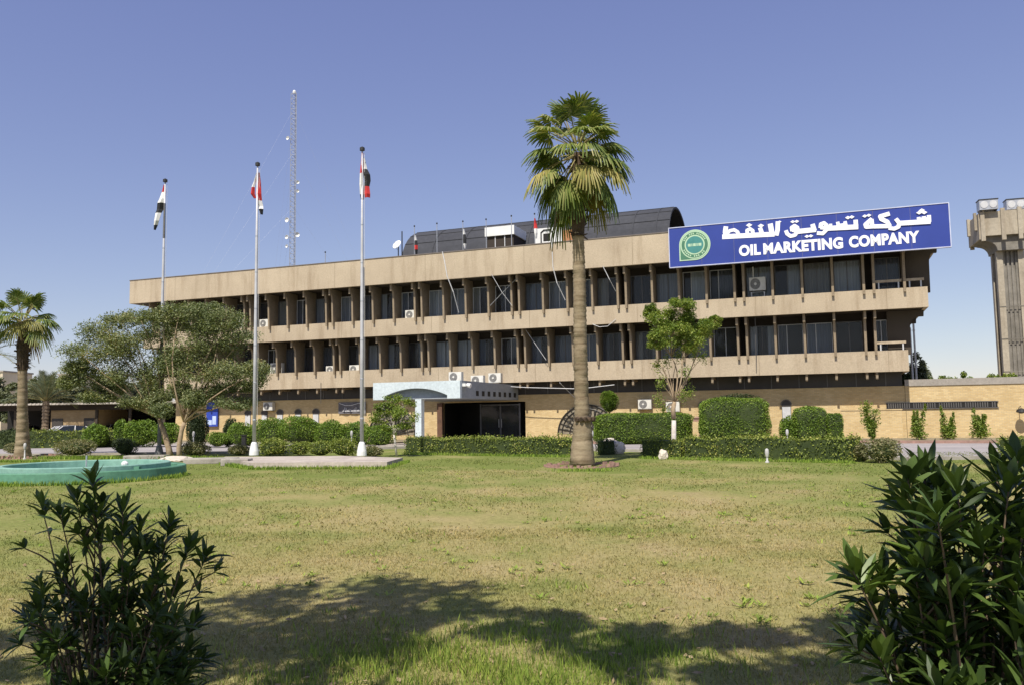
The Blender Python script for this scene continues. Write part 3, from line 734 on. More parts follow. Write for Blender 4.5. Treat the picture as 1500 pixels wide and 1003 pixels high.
o = ac(19.3, -2.6, 3.60, 'low white air conditioner between the two taller ones on the canopy roof')
o = ac(36.45, .30, 8.56 + .34, 'grey air conditioner on a stand in a top floor bay under the sign'); o.scale = (1.12, 1, 1.3)
b = MB(); b.box(.08, .14, .04, .3, -.26, 0); b.box(.74, .80, .04, .3, -.26, 0); b.box(.08, .80, .05, .09, -.02, 0.0 - .003); b.build('stand', M_FRAMEL, o)
b = MB(); b.tube([(.22, .15, .67), (.22, .15, 1.2)], .035, 6); b.build('pipe', M_WHITE, o)
ac(13.1, .25, 8.20 + .25, 'white air conditioner peeping over the middle band beside a double fin')
ac(.75, .25, 8.22 + .25, 'white air conditioner low behind the middle band right of the second flagpole')
ac(-1.15, .25, 8.55, 'white air conditioner on the middle band left of the second flagpole')
o = ac(1.0, 1.28, 5.0, 'white air conditioner standing high on the lower band right of the second flagpole'); o.scale = (1.2, 1, 1.35)
ac(5.95, 1.28, 4.85, 'white air conditioner half sunk behind the lower band left of the third flagpole')
ac(7.95, 1.28, 4.85, 'white air conditioner on the lower band just behind the third flagpole')
ac(-.15, 1.98, 2.30, 'white air conditioner with dark fan on the brick wall above small arched windows')
ac(29.1, 1.98, 1.95, 'white air conditioner on the brick wall left of the young tree')
ac(30.9, 1.98, 1.75, 'white air conditioner on the brick wall half hidden behind the young tree trunk')

# banner and blue notice panels on the brick wall
def panel(name, u0, u1, z0, z1, v, mt, label, cat):
    t = thing(name, BP(u0, v, z0), label, cat, rz=ROTB)
    b = MB(); b.box(0, u1 - u0, 0, .05, 0, z1 - z0); b.build('board', mt, t); return t
bn = thing('banner', BP(6.41, vw - .12, 2.02), 'dark grey cloth banner with white script hung on the brick wall', 'banner', rz=ROTB)
b = MB(); n = 14
b.add([(2.34 * i / n, .03 * math.sin(i * 1.3), z) for i in range(n + 1) for z in (0, .85)], [(2 * i, 2 * i + 2, 2 * i + 3, 2 * i + 1) for i in range(n)])
b.add([(2.34 * i / n, .03 * math.sin(i * 1.3) + .012, z) for i in range(n + 1) for z in (0, .85)], [(2 * i + 1, 2 * i + 3, 2 * i + 2, 2 * i) for i in range(n)])
b.build('cloth', mat('banner_cloth', (0.20, 0.19, 0.20), (0.10, 0.10, 0.11), 2.2, .8), bn)
b = MB()
b.tube([(.1, -.05, .78), (.6, -.05, .62), (1.1, -.05, .60), (1.6, -.05, .72), (2.2, -.05, .80)], .018, 5)
for i in range(15):
    x = .45 + i * .12; hh = wr.uniform(.1, .32)
    b.tube([(x, -.05, .16), (x + .02, -.05, .16 + hh)], .018, 4)
b.tube([(.4, -.05, .18), (2.2, -.05, .2)], .02, 4)
b.build('script', M_LETTER, bn)
u_, _, z_ = onv(302, 624, vw - .2); u2, _, z2 = onv(319, 590, vw - .2)
nb = thing('notice_board', BP(u_, vw - .2, z_), 'tall blue notice board with a pale panel on the brick wall behind the left trees', 'notice board', rz=ROTB)
W, Hh = u2 - u_, z2 - z_
b = MB(); b.box(0, W, 0, .1, 0, Hh - .12)
b.prism([(W / 2 + W / 2 * math.cos(a), Hh - .12 + .22 * math.sin(a)) for a in [i * math.pi / 10 for i in range(11)]], 'y', 0, .1)
b.build('board', mat('notice_blue', (0.03, 0.07, 0.42), (0.03, 0.06, 0.35), 1, .5), nb)
b = MB(); b.box(W * .55, W * .88, -.012, -.003, .15, Hh * .45); b.box(W * .12, W * .5, -.012, -.003, .12, Hh * .28); b.build('paper', mat('notice_paper', (0.55, 0.65, 0.85), (0.4, 0.5, 0.75), 2, .6), nb)

# annex wall on the right with its grille strip
an = thing('annex_wall', BP(44.87, vw, 0), 'long sunlit yellow brick wall with grey coping right of the office building', 'wall', rz=ROTB)
b = MB(); b.box(0, 26, .002, .32, 0, 3.10); b.build('brickwork', M_BRICK, an)
b = MB(); b.box(-.0, 26, -.05, .42, 3.10, 3.48); b.build('coping', M_TOWERD if False else mat('grey_coping', (0.42, 0.38, 0.33), (0.33, 0.30, 0.26), .8, .9, fine=8), an)
b = MB(); b.box(-1.05, 4.7, -.035, 0.0, 1.80, 2.12); gs = b.build('vent_grille', M_BLACK, an)
b = MB()
for i in range(46):
    x = -.95 + i * .122
    if i % 11 == 10: continue
    b.box(x, x + .05, -.06, -.036, 1.82, 2.10)
b.box(-1.1, 4.75, -.07, -.034, 2.12, 2.16); b.box(-1.1, 4.75, -.07, -.034, 1.76, 1.80)
b.build('slat', M_FRAMEM, gs)
lw_ = thing('low_wall', BP(41.3, vw - .52, 0), 'low yellow brick garden wall in front of the right end of the office building', 'wall', rz=ROTB)
b = MB(); b.box(0, 3.3, 0, .28, .1, 1.72); b.build('brickwork', M_BRICK, lw_)
b = MB(); b.box(-.03, 3.33, -.03, .31, 1.72, 1.78); b.build('coping', M_BRICK, lw_)

# wall lamp on the annex wall and its bracket
u_, _, z_ = onv(1495, 597, vw - .5)
wlp = thing('wall_lamp', BP(u_, vw, z_), 'small bracket lamp on the annex wall at the right edge', 'lamp', rz=ROTB)
b = MB(); b.tube([(0, 0, 0), (0, -.45, .1), (0, -.6, .05)], .02, 6); b.build('arm', M_DARK, wlp)
b = MB(); b.lathe([(.04, 0), (.22, -.08), (.26, -.22), (.05, -.30)], 14, (0, -.6)); b.build('lamp_shade', M_DARK, wlp)

# ================================================================== concrete tower at the right
D = 62.0
pL, pR = at(1453, 548, D), at(1498, 548, D)
tc = (at(1465, 548, D) + at(1508, 548, D)) / 2; Wd = (pR - pL).length * .80
zt = at(1440, 315, D).z; zh = at(1440, 357, D).z
tw = thing('concrete_tower', (tc.x, tc.y, 0), 'tall T shaped concrete water tower with fluted shaft behind the annex wall', 'tower', rz=-0.30)
b = MB(); hw_ = Wd / 2
for s in (-1, 1):
    b.box(min(s * hw_, s * (hw_ - .42)), max(s * hw_, s * (hw_ - .42)), -.9, -.45, 0, zh - .2)
    b.box(min(s * (hw_ - .02), s * (hw_ - .5)), max(s * (hw_ - .02), s * (hw_ - .5)), .45, .9, 0, zh - .2)
b.build('pier', M_TOWER, tw)
b = MB(); b.box(-hw_ + .3, hw_ - .3, -.6, .6, 0, zh - .2)
for x in (-.42, -.14, .14, .42): b.box(x - .07, x + .07, -.72, -.6, 0, zh - .2)
b.build('shaft', M_TOWERD, tw)
for z in (2, 4.4, 6.8, 9.2): b = MB(); b.box(-hw_ - .02, hw_ + .02, -.93, -.9, z, z + .05); b.build('joint', M_TOWERD, tw)
hh = (at(1527, 330, D) - at(1423, 330, D)).length / 2 * .80
b = MB(); b.box(-hh + .12, hh - .12, -1.7, 1.7, zh + .35, zt - .05)
hd = b.build('tank', M_TOWER, tw)
b = MB()
P = [(-hh + .1, zh + .35), (-hh + .1, zh + .1), (-hh + .6, zh)]
P += [(-hw_ - .75 + .75 * math.sin(a), zh - .75 + .75 * math.cos(a)) for a in [i * math.pi / 14 for i in range(8)]]
P2 = P + [(-x, z) for x, z in P[::-1]]
b.prism(P2, 'y', -1.35, 1.35); b.build('haunch', M_TOWERD, tw)
b = MB()
for x in (-hh + .25, -.55, .55, hh - .25):
    b.box(x - .14, x + .14, -1.88, -1.7, zh - .05, zt + .12); b.box(x - .14, x + .14, 1.7, 1.88, zh - .05, zt + .12)
for s in (-1, 1):
    for y in (-1.1, 1.1): b.box(min(s * hh, s * (hh + .18)) , max(s * hh, s * (hh + .18)), y - .14, y + .14, zh + .9, zt + .02); 
    b.box(s * hh - .12 if s > 0 else -hh, hh if s > 0 else -hh + .12, -1.7, 1.7, zh + .1, zt - .2)
b.build('rib', M_TOWER, tw)
M = Matrix.Rotation(-.30, 3, 'Z')
for (px, lab) in ((1447, 'double fan cooling unit on the left of the tower top'), (1487, 'double fan cooling unit on the tower top at the photo edge')):
    q = at(px, 312, D - 1.2); t = thing('cooling_unit', (q.x, q.y, zt - .05), lab, 'air conditioner', 'cooling units on the tower', rz=-.30)
    b = MB(); b.box(-.62, .62, -.4, .5, .08, .82); b.build('casing', M_STEEL, t)
    b = MB(); b.box(-.66, .66, -.44, .54, .82, .88); b.build('lid', M_DARK, t)
    b = MB()
    for sx in (-.3, .3):
        b.prism([(sx + .25 * math.cos(a), .46 + .28 * math.sin(a)) for a in [i * math.pi / 8 for i in range(16)]], 'y', -.43, -.403)
    b.build('fan_grille', M_FRAMEL, t)
    b = MB()
    for sx in (-.5, .5): b.box(sx - .05, sx + .05, -.3, .4, -.02, .08)
    b.build('foot', M_DARK, t)

# ================================================================== radio mast, dishes, roof poles
mz = rT - .75
base = BP(-3.25, 10, mz)
ms = thing('radio_mast', base, 'tall slender lattice radio mast with dishes rising from the office roof', 'radio mast', rz=ROTB + .3)
topz = 30.9 - mz; b = MB(); w = .25; tri = [(w, -.14), (-w, -.14), (0, .3)]
for x, y in tri: b.tube([(x, y, 0), (x, y, topz)], .03, 5)
nst = 40
for i in range(nst):
    z0, z1 = topz * i / nst, topz * (i + 1) / nst
    for k in range(3):
        a, c = tri[k], tri[(k + 1) % 3]
        b.tube([(*a, z0), (*c, z1)], .017, 4, cap=False); b.tube([(*a, z1), (*c, z1)], .015, 4, cap=False)
b.build('lattice', M_STEEL, ms)
for (px, py, r, sd_) in ((424, 205, .24, -1), (436, 268, .22, 1), (436, 281, .2, 1), (425, 324, .30, -1), (425, 349, .26, -1), (434, 345, .3, 1), (427, 362, .2, -1)):
    z = onv(px, py, 10)[2] - mz
    b = MB(); b.lathe([(0.01, 0), (r * .5, .03), (r, .12), (r, .2), (r * .96, .2), (r * .9, .13), (0.01, .04)], 16)
    o = b.build('dish', M_WHITE, ms, smooth=False); o.location = (sd_ * .42, -.2, z); o.rotation_euler = (R(90), 0, R(25 * sd_)); o.scale = (.72, .72, .72)
    b = MB(); b.tube([(sd_ * .2, -.05, z), (sd_ * .42, -.2, z)], .02, 4); b.build('dish_arm', M_STEEL, ms)
b = MB(); b.lathe([(.01, topz), (.14, topz + .05), (.16, topz + .2), (.08, topz + .32), (.01, topz + .36)], 12); b.build('beacon', M_WHITE, ms)
gw = MB()
for (dx, dy) in ((-11, -7), (10, 6), (-5, 6)):
    for f in (.45, .72, .93): gw.tube([(0, 0, topz * f), (dx * .62 * (.6 + f * .5), dy * .62, .05)], .003, 3, cap=False)
gw.build('guy_wire', M_STEEL, ms)
q = BP(12.14, 1.0, 0)
ds = thing('satellite_dish', BP(12.0, 1.3, rT - .75), 'white satellite dish on the roof left of the dark vault', 'satellite dish', rz=ROTB)
b = MB(); b.tube([(0, 0, 0), (0, 0, 2.0)], .04, 6); b.tube([(.25, .1, 0), (.25, .1, 3.1)], .045, 5); b.build('pole', M_DARK, ds)
b = MB(); b.lathe([(0.02, 0), (.22, .03), (.37, .10), (.35, .12), (.2, .05), (0.02, .02)], 20); o = b.build('reflector', M_WHITE, ds, smooth=True); o.location = (0, -.1, 2.05); o.rotation_euler = (R(62), 0, R(-15))
b = MB(); b.tube([(0, -.15, 1.7), (.05, -.65, 2.2)], .015, 4); b.build('feed_arm', M_STEEL, ds)
# slim poles standing on the parapet
for (px, py, fl, lab) in ((476.5, 371, 0, 'thin dark rod on the roof edge between second and third flagpole'), (640, 329, 0, 'thin rod on the roof edge between the two leftmost roof flags'),
                      (712, 323, 0, 'thin rod on the roof edge at the left side of the white roof room'), (749, 318, 0, 'thin rod in front of the white fascia of the roof room'),
                      (607, 333, 1, 'roof flagpole nearest the satellite dish'), (678, 326, 1, 'roof flagpole in front of the dark vault'), (783, 315, 1, 'roof flagpole left of the white roof room with opening')):
    u, _, z = onv(px, py, vt + .4)
    h = z - (rT - .75)
    t = thing('roof_rod' if not fl else 'roof_flagpole', BP(u, vt + .4, rT - .75), lab, 'pole' if not fl else 'flagpole', 'slim poles along the roof edge', rz=ROTB)
    b = MB(); b.tube([(0, 0, 0), (0, 0, h)], .028, 6); b.build('rod', M_STEEL, t)
    b = MB(); b.lathe([(.01, h), (.055, h + .03), (.055, h + .1), (.01, h + .13)], 8); b.build('finial', M_DARK, t)

# ================================================================== flags
def flag(name, foot, cols, label, group, sc=1.0, rz=0.0):
    """cols: list of strips [(x offsets/half widths by z, material index list)] hanging as folded cloth"""
    b = MB()
    for j, (pts, mi) in enumerate(cols):
        y = .03 + .05 * j
        for i in range(len(pts) - 1):
            (x0, w0, z0), (x1, w1, z1) = pts[i], pts[i + 1]
            b.cur = mi[i]; k0 = .05 * math.sin(i * 1.9 + j); k1 = .05 * math.sin((i + 1) * 1.9 + j)
            vs = []
            for (x, w, z, k) in ((x0, w0, z0, k0), (x1, w1, z1, k1)):
                vs += [(x * .95 - w * .9, y + k, z), (x * .95, y + k - .09, z), (x * .95 + w * .9, y + k, z)]
            b.add(vs, [(0, 1, 4, 3), (1, 2, 5, 4)])
            b.add([(v[0], v[1] + .02, v[2]) for v in vs], [(3, 4, 1, 0), (4, 5, 2, 1)])
    o = b.build(name, [M_RED, M_FWHITE, M_FBLACK], loc=foot, rz=rz); o.scale = (sc, sc, sc)
    return tag(o, label, 'flag', group)
poles = [((233, 668), (240, 267), 'grey flagpole half hidden by the spreading tree at left'), ((372, 671), (381, 243), 'middle white flagpole of the three on the lawn edge'),
         ((530, 672), (529.5, 221), 'tallest looking white flagpole, standing left of the entrance canopy')]
tops = []
for (bx, by), (tx, ty), lab in poles:
    p = gp(bx, by); zt_ = at(tx, ty, p.y).z
    t = thing('flagpole', p, lab, 'flagpole', 'three flagpoles along the lawn edge')
    z0 = .17 if bx > 300 else 0
    b = MB(); b.tube([(0, 0, z0), (0, 0, zt_ * .4), (0, 0, zt_ * .72), (0, 0, zt_)], [.085, .075, .06, .035], 12); b.build('pole', M_POLE, t, smooth=True)
    if bx < 300:
        b = MB(); b.tube([(0, 0, zt_ * .79), (0, 0, zt_ * .92)], [.062, .05], 10); b.tube([(0, 0, .02), (0, 0, zt_ * .41)], [.10, .082], 10); b.build('dark_sleeve', M_GREYPOLE, t)
        for z in (): pass
    b = MB()
    b.lathe([(.21, z0 - .02), (.20, z0 + .16), (.13, z0 + .48), (.09, z0 + .56)], 16); b.build('base', M_GREYPOLE if bx < 300 else M_WHITE, t)
    b = MB(); b.lathe([(.03, zt_ - .02), (.11, zt_), (.11, zt_ + .12), (.03, zt_ + .17)], 10); b.build('truck', M_DARK, t)
    b = MB()
    for k in range(6): b.lathe([(.085 + .004 * k, 0), (.10 + .003 * k, .03), (.085 + .004 * k, .06)], 10); 
    rb_ = MB()
    for k in range(1, 7): 
        z = zt_ * k / 8; r_ = .083 - .0055 * k; rb_.lathe([(r_, z), (r_ + .012, z + .02), (r_ + .012, z + .07), (r_, z + .09)], 12)
    rb_.build('pole_band', M_STEEL, t)
    b = MB(); b.tube([(.12, .02, 1.3 + z0), (.1, .02, zt_ - .1)], .008, 3, cap=False); b.build('halyard', M_FWHITE, t)
    tops.append((p, zt_))
(p, z) = tops[0]; k = p.y / FOC
flag('flag', (p.x, p.y, z), [([(-.05, .05, -.15), (-.09, .12, -.5), (-.12, .17, -.85), (-.2, .2, -1.05), (-.26, .19, -1.35), (-.33, .16, -1.55), (-.4, .13, -1.95), (-.47, .11, -2.15), (-.52, .05, -2.4)], [0, 1, 1, 2, 2, 1, 1, 2])],
     'red, white and black flag blown left from the leftmost flagpole', 'flags hanging from the lawn flagpoles')
(p, z) = tops[1]
flag('flag', (p.x, p.y, z), [([(-.04, .04, -.35), (-.14, .06, -.7), (-.2, .08, -1.0), (-.22, .1, -1.3), (-.12, .06, -1.5)], [1, 1, 0, 0]),
      ([(.02, .05, -.3), (.04, .1, -.8), (.05, .14, -1.3), (.08, .12, -1.6), (.14, .12, -1.85), (.17, .12, -2.0), (.2, .05, -2.25)], [0, 0, 0, 1, 1, 2])],
     'limp flag mostly red above white on the middle flagpole', 'flags hanging from the lawn flagpoles')
(p, z) = tops[2]
flag('flag', (p.x, p.y, z), [([(-.0, .05, -.1), (-.02, .06, -.5), (-.03, .08, -1.0), (-.03, .1, -1.5), (-.02, .1, -1.9), (0, .07, -2.15)], [0, 0, 1, 1, 2]),
      ([(.05, .05, -.3), (.12, .1, -.8), (.2, .16, -1.05), (.22, .15, -1.3), (.18, .13, -1.55), (.22, .14, -1.9), (.22, .13, -2.05)], [1, 2, 2, 2, 0, 0])],
     'folded flag with white top, dark middle and red tail on the tallest flagpole', 'flags hanging from the lawn flagpoles')
for (px, py, lab, st) in ((608, 345, 'small faded flag on the roof pole nearest the satellite dish', [1, 2, 0, 2]), (679, 336, 'small flag on the roof pole in front of the dark vault', [1, 2, 2, 1]), (783, 320, 'small red and white flag on the roof pole above the white room', [0, 0, 1, 1])):
    u, _, z = onv(px, py, vt + .33); q = BP(u, vt + .33, z)
    flag('small_flag', q, [([(.02, .04, 0), (.05, .1, -.35), (.07, .13, -.7), (.08, .12, -1.0), (.1, .05, -1.35)], st)], lab, 'small flags on the roof poles')

# ================================================================== slack cables on the facade
def cable(pts, r, mt, label):
    P = [BP(*p) for p in pts]; o0 = P[0]; b = MB(); b.tube([p - o0 for p in P], r, 5)
    o = b.build('cable', mt, loc=o0); tag(o, label, 'cable', 'slack cables on the facade')
def fc(x, y, v): u, _, z = onv(x, y, v); return (u, v, z)
cable([fc(648, 369, vt - .03), fc(651, 382, vt - .03), fc(655, 405, vt - .03), fc(664, 428, vt + .2), fc(672, 458, vm - .05)], .035, M_FRAMEL, 'thick pale cable dropping from roof edge to middle band left of the roof room')
cable([fc(808, 352, vt - .03), fc(810, 392, vt - .03), fc(816, 415, vt + .1), fc(828, 440, vm - .28)], .03, M_FRAMEL, 'pale cable dropping from the white roof room left of the tall palm')
cable([fc(720, 402, vt - .03), fc(735, 428, vt + .2), fc(750, 448, vm - .3)], .018, M_FRAMEL, 'thin cable slanting down right across a top floor bay')
cable([fc(755, 410, vm - .3), fc(735, 430, vm - .3), fc(718, 448, vm - .3)], .02, M_STEEL, 'thin wire slanting down left and crossing the other cable')
cable([fc(883, 390, vt - .03), fc(893, 410, vt), fc(902, 427, vm - .3)], .022, M_FRAMEL, 'thin wire slanting down right of the tall palm')
cable([fc(868, 475, vl - 1.1), fc(878, 479, vl - 1.1), fc(890, 478, vl - 1.1), fc(902, 468, vl - 1.1)], .02, M_FRAMEL, 'looped cable hanging under the middle band right of the tall palm')
cable([fc(770, 483, vl - .4), fc(785, 505, vl - .4), fc(800, 527, vl - .3)], .018, M_FRAMEL, 'cable slanting down across a middle floor bay left of the tall palm')
cable([fc(690, 562, vl - .05), fc(770, 567, vl - .1), fc(850, 569, vl - .1), fc(900, 563, vl - .05)], .025, M_FRAMEL, 'long cable sagging along the underside of the lower band')
cable([fc(820, 560, vl - .05), fc(832, 572, vw - .3), fc(842, 582, vw - .1)], .025, M_FRAMEL, 'short cable slanting from the lower band to the brick wall')
cable([fc(533, 392, vt - .03), fc(533, 410, vt - .03), fc(533.5, 436, vt - .02)], .035, M_FRAMEM, 'dark cable down the roof band behind the tallest flagpole')
cable([fc(1106, 462, vl - .28), fc(1107, 500, vl - .28), fc(1108, 545, vl - .04)], .02, M_FRAMEM, 'thin vertical cable on the middle floor right of the young tree')
cable([fc(470, 560, vl - .03), fc(470, 590, vl - .03)], .02, M_FRAMEM, 'thin cable under the lower band beside the third flagpole')

# ================================================================== VEGETATION
L_OLIVE = leafmat('feathery_leaf', [(0.1, (0.09, 0.12, 0.05)), (0.4, (0.165, 0.20, 0.085)), (0.65, (0.24, 0.27, 0.125)), (0.88, (0.31, 0.30, 0.13)), (1.0, (0.40, 0.31, 0.13))], .25, nscale=.6)
L_FRESH = leafmat('fresh_leaf', [(0.1, (0.08, 0.13, 0.022)), (0.45, (0.17, 0.245, 0.04)), (0.75, (0.27, 0.33, 0.06)), (1.0, (0.40, 0.39, 0.10))], .3, nscale=1.2)
L_HEDGE = leafmat('hedge_leaf', [(0.1, (0.08, 0.105, 0.022)), (0.45, (0.18, 0.235, 0.04)), (0.75, (0.30, 0.34, 0.06)), (1.0, (0.46, 0.40, 0.14))], .2, nscale=1.3)
L_TOPI = leafmat('clipped_leaf', [(0.1, (0.065, 0.12, 0.016)), (0.5, (0.15, 0.24, 0.03)), (0.8, (0.23, 0.33, 0.045)), (1.0, (0.34, 0.38, 0.08))], .2, nscale=1.0)
L_DARK = leafmat('dark_leaf', [(0.1, (0.018, 0.032, 0.012)), (0.5, (0.040, 0.062, 0.022)), (0.85, (0.075, 0.10, 0.035)), (1.0, (0.12, 0.14, 0.05))], .2, nscale=.7)
L_FAR = leafmat('far_leaf', [(0.1, (0.10, 0.12, 0.07)), (0.5, (0.165, 0.185, 0.10)), (0.85, (0.23, 0.24, 0.13)), (1.0, (0.30, 0.28, 0.16))], .2, nscale=.35)
L_DRY = leafmat('dry_shrub_leaf', [(0.1, (0.10, 0.11, 0.05)), (0.5, (0.20, 0.20, 0.085)), (0.8, (0.32, 0.29, 0.15)), (1.0, (0.42, 0.36, 0.22))], .25, nscale=1.5)
L_FGBUSH = leafmat('glossy_lance_leaf', [(0.1, (0.030, 0.055, 0.014)), (0.5, (0.055, 0.095, 0.020)), (0.85, (0.095, 0.15, 0.028)), (1.0, (0.16, 0.23, 0.045))], .14, rough=.42, spec=.45, nscale=3)
L_PALM = leafmat('palm_frond', [(0.1, (0.045, 0.085, 0.018)), (0.4, (0.10, 0.15, 0.03)), (0.7, (0.20, 0.24, 0.055)), (0.9, (0.34, 0.33, 0.12)), (1.0, (0.42, 0.36, 0.16))], .25, rough=.5, nscale=.5)
L_PALMOLD = leafmat('old_palm_frond', [(0.1, (0.14, 0.14, 0.035)), (0.5, (0.26, 0.25, 0.07)), (0.85, (0.38, 0.32, 0.10)), (1.0, (0.40, 0.24, 0.08))], .2, nscale=.5)
L_DEAD = leafmat('dead_palm_frond', [(0.1, (0.15, 0.10, 0.055)), (0.6, (0.28, 0.20, 0.11)), (1.0, (0.40, 0.30, 0.17))], .1, nscale=.5)
L_DATE = leafmat('date_palm_frond', [(0.1, (0.07, 0.09, 0.055)), (0.5, (0.14, 0.165, 0.10)), (1.0, (0.24, 0.26, 0.16))], .15, nscale=.5)

def limb(mb, a, c, r0, r1, bow=0.12, n=5, sides=6, rr=rnd):
    a, c = Vector(a), Vector(c); L = (c - a).length
    off_ = Vector((rr.uniform(-1, 1), rr.uniform(-1, 1), rr.uniform(-.2, .8))) * L * bow
    pts = [a.lerp(c, i / n) + off_ * math.sin(math.pi * i / n) for i in range(n + 1)]
    mb.tube(pts, [r0 + (r1 - r0) * i / n for i in range(n + 1)], sides)
    return pts
def tree(name, base, trunks, clusters, leaf, nleaf, lmat, bmat, label, cat='tree', group=None, sub=9, subr=.34, twig=True, elong=2.4, tr=.5):
    """trunks: list of [(offset point, radius), ...] polylines from the base; clusters: (centre, (rx,ry,rz), trunk index)"""
    t = thing(name, base, label, cat, group); b = MB(); base = Vector(base)
    for tp in trunks: b.tube([p for p, r in tp], [r for p, r in tp], 10)
    V = []
    for (c, r, ti) in clusters:
        c = Vector(c); fork, fr = trunks[ti][-1]
        limb(b, fork, c, fr * .5, fr * .14, .10)
        for k in range(sub):
            u = Vector(unit(1)[0]); u.z = u.z * .85 + .1
            tip = Vector((c.x + u.x * r[0] * .8, c.y + u.y * r[1] * .8, c.z + u.z * r[2] * .8))
            if twig: limb(b, c, tip, max(fr * .16, .008), .006, .15, 3, 4)
            P = ball_points(tip, (r[0] * subr, r[1] * subr, r[2] * subr), nleaf // sub, 0.0)
            V.append(leaf_quads(P, leaf, leaf / elong, .3))
    b.build('trunk', bmat, t, smooth=True)
    quads('crown', np.concatenate(V), lmat, t)
    return t
def pxc(base, px, py, rx, ry, D, ti=0, deep=1.0):
    """a leaf cluster seen at photo pixel (px,py), rx,ry pixels, at depth D -> local centre and radii"""
    c = at(px, py, D) - Vector(base); k = ppm(D)
    return (c, (rx * k * 1.12, max(rx, ry) * k * deep, ry * k * 1.12), ti)

# ---- the two spreading trees at the left
D = 39.0
base = gp(250, 669); base.y = 39.2; base = Vector((at(252, 640, 39.2).x, 39.2, 0))
def P(px, py, dd=0): return at(px, py, base.y + dd) - base
tr1 = [[(P(250, 673), .17), (P(247, 655), .14), (P(240, 632), .12), (P(233, 612), .10)]]
cl = [pxc(base, *q) for q in ((120, 520, 26, 16, 38.5), (150, 492, 26, 18, 39), (178, 472, 22, 14, 40), (205, 466, 24, 12, 38.6), (165, 525, 30, 20, 39.6), (200, 505, 30, 18, 39), (232, 488, 22, 16, 40),
      (130, 553, 24, 14, 39.5), (190, 548, 26, 16, 38.8), (222, 540, 22, 22, 39.2), (225, 580, 16, 14, 39), (238, 600, 14, 10, 38.5), (165, 570, 20, 10, 40), (110, 540, 16, 10, 39), (145, 580, 20, 9, 39.4), (200, 590, 18, 9, 39), (105, 560, 14, 9, 39.2), (180, 508, 26, 16, 38.6))]
tree('spreading_tree', base, tr1, cl, .11, 2900, L_OLIVE, M_PALEBARK, 'wide feathery tree leaning left over the pool with thin pale trunk', group='feathery trees behind the pool', sub=14, subr=.72)
base2 = Vector((at(262, 640, 38.6).x, 38.6, 0)); base = base2
tr2 = [[(P(263, 675), .13), (P(262, 655), .11), (P(266, 630), .10), (P(270, 618), .10)]]
cl = [pxc(base, *q) for q in ((262, 462, 26, 14, 38.5), (298, 478, 26, 18, 39.4), (330, 470, 24, 14, 38.6), (352, 500, 26, 16, 39), (378, 545, 20, 13, 38.5), (318, 515, 28, 18, 39.5), (278, 510, 24, 20, 38.6), (255, 535, 16, 24, 39),
      (290, 548, 26, 16, 38.4), (335, 545, 26, 14, 38.5), (355, 565, 22, 9, 39), (285, 585, 15, 12, 38.2), (300, 455, 22, 10, 39.4), (260, 572, 14, 12, 38.8), (345, 590, 24, 9, 38.6), (312, 572, 18, 12, 39), (322, 448 + 30, 30, 16, 39), (240, 470, 22, 14, 38.8))]
o = tree('spreading_tree', base, tr2, cl, .11, 2900, L_OLIVE, M_PALEBARK, 'wide feathery tree reaching right across the second flagpole with bare pale forks', group='feathery trees behind the pool', sub=14, subr=.72)
b = MB()
for q in ([(270, 618), (285, 600), (300, 580), (330, 566), (362, 558)], [(270, 618), (276, 590), (288, 560), (300, 520)], [(285, 600), (310, 600), (345, 575), (372, 575)], [(300, 580), (310, 545), (320, 500)]):
    pts = [P(x, y, .2) for x, y in q]; b.tube(pts, [.055 * (1 - .75 * i / (len(pts) - 1)) for i in range(len(pts))], 6)
b.build('branch', M_PALEBARK, o, smooth=True)

# ---- young tree in front of the building at the right
base = Vector((at(987, 640, 40.5).x, 40.5, 0))
tr = [[(P(987, 660), .13), (P(987, 640), .12), (P(987, 615), .11)], [(P(987, 613), .11), (P(986, 598), .12), (P(988, 588), .10)]]
cl = [pxc(base, *q, ) for q in ((968, 470, 22, 16, 40.5, 1), (998, 455, 22, 14, 40, 1), (1015, 475, 22, 16, 41, 1), (985, 490, 26, 16, 40, 1), (1036, 482, 18, 11, 40.5, 1), (1010, 498, 22, 14, 40.2, 1), (962, 500, 14, 10, 40.5, 1), (990, 443, 11, 6, 40.5, 1), (1048, 470, 8, 6, 40.5, 1), (955, 458, 10, 10, 40.5, 1))]
t = thing('young_tree', base, 'young tree with bright green crown and whitewashed lower trunk before the office building', 'tree')
b = MB(); b.tube([p for p, r in tr[0]], [r for p, r in tr[0]], 10); b.build('whitewashed_trunk', M_WASH, t, smooth=True)
b = MB(); b.tube([p for p, r in tr[1]], [r for p, r in tr[1]], 10); V = []
stems = [P(968, 532, -.2), P(984, 522, .3), P(999, 526, -.3), P(1013, 538, .2), P(976, 548, .5)]
for q_ in stems: limb(b, tr[1][-1][0], q_, .045, .026, .10)
for (c, r, ti) in cl:
    limb(b, min(stems, key=lambda q_: (q_ - c).length), c, .024, .010, .08)
    for k in range(9):
        u = Vector(unit(1)[0]); tip = Vector((c[0] + u.x * r[0] * .75, c[1] + u.y * r[1] * .75, c[2] + u.z * r[2] * .75))
        limb(b, c, tip, .014, .005, .15, 3, 4); V.append(leaf_quads(ball_points(tip, (r[0] * .55, r[1] * .55, r[2] * .58), 380, 0), .11, .05, .3))
for (px, py) in ((968, 560), (975, 530), (1003, 545), (1010, 575), (965, 585), (995, 520), (1000, 580), (972, 600), (1018, 520), (1030, 522), (962, 535)):
    c = P(px, py, rnd.uniform(-.4, .4)); limb(b, P(988, 588), c, .03, .008, .1, 4, 5)
    V.append(leaf_quads(ball_points(c, (.36, .3, .5), 170, 0), .11, .05, .3))
b.build('trunk', M_PALEBARK, t, smooth=True); quads('crown', np.concatenate(V), L_FRESH, t)

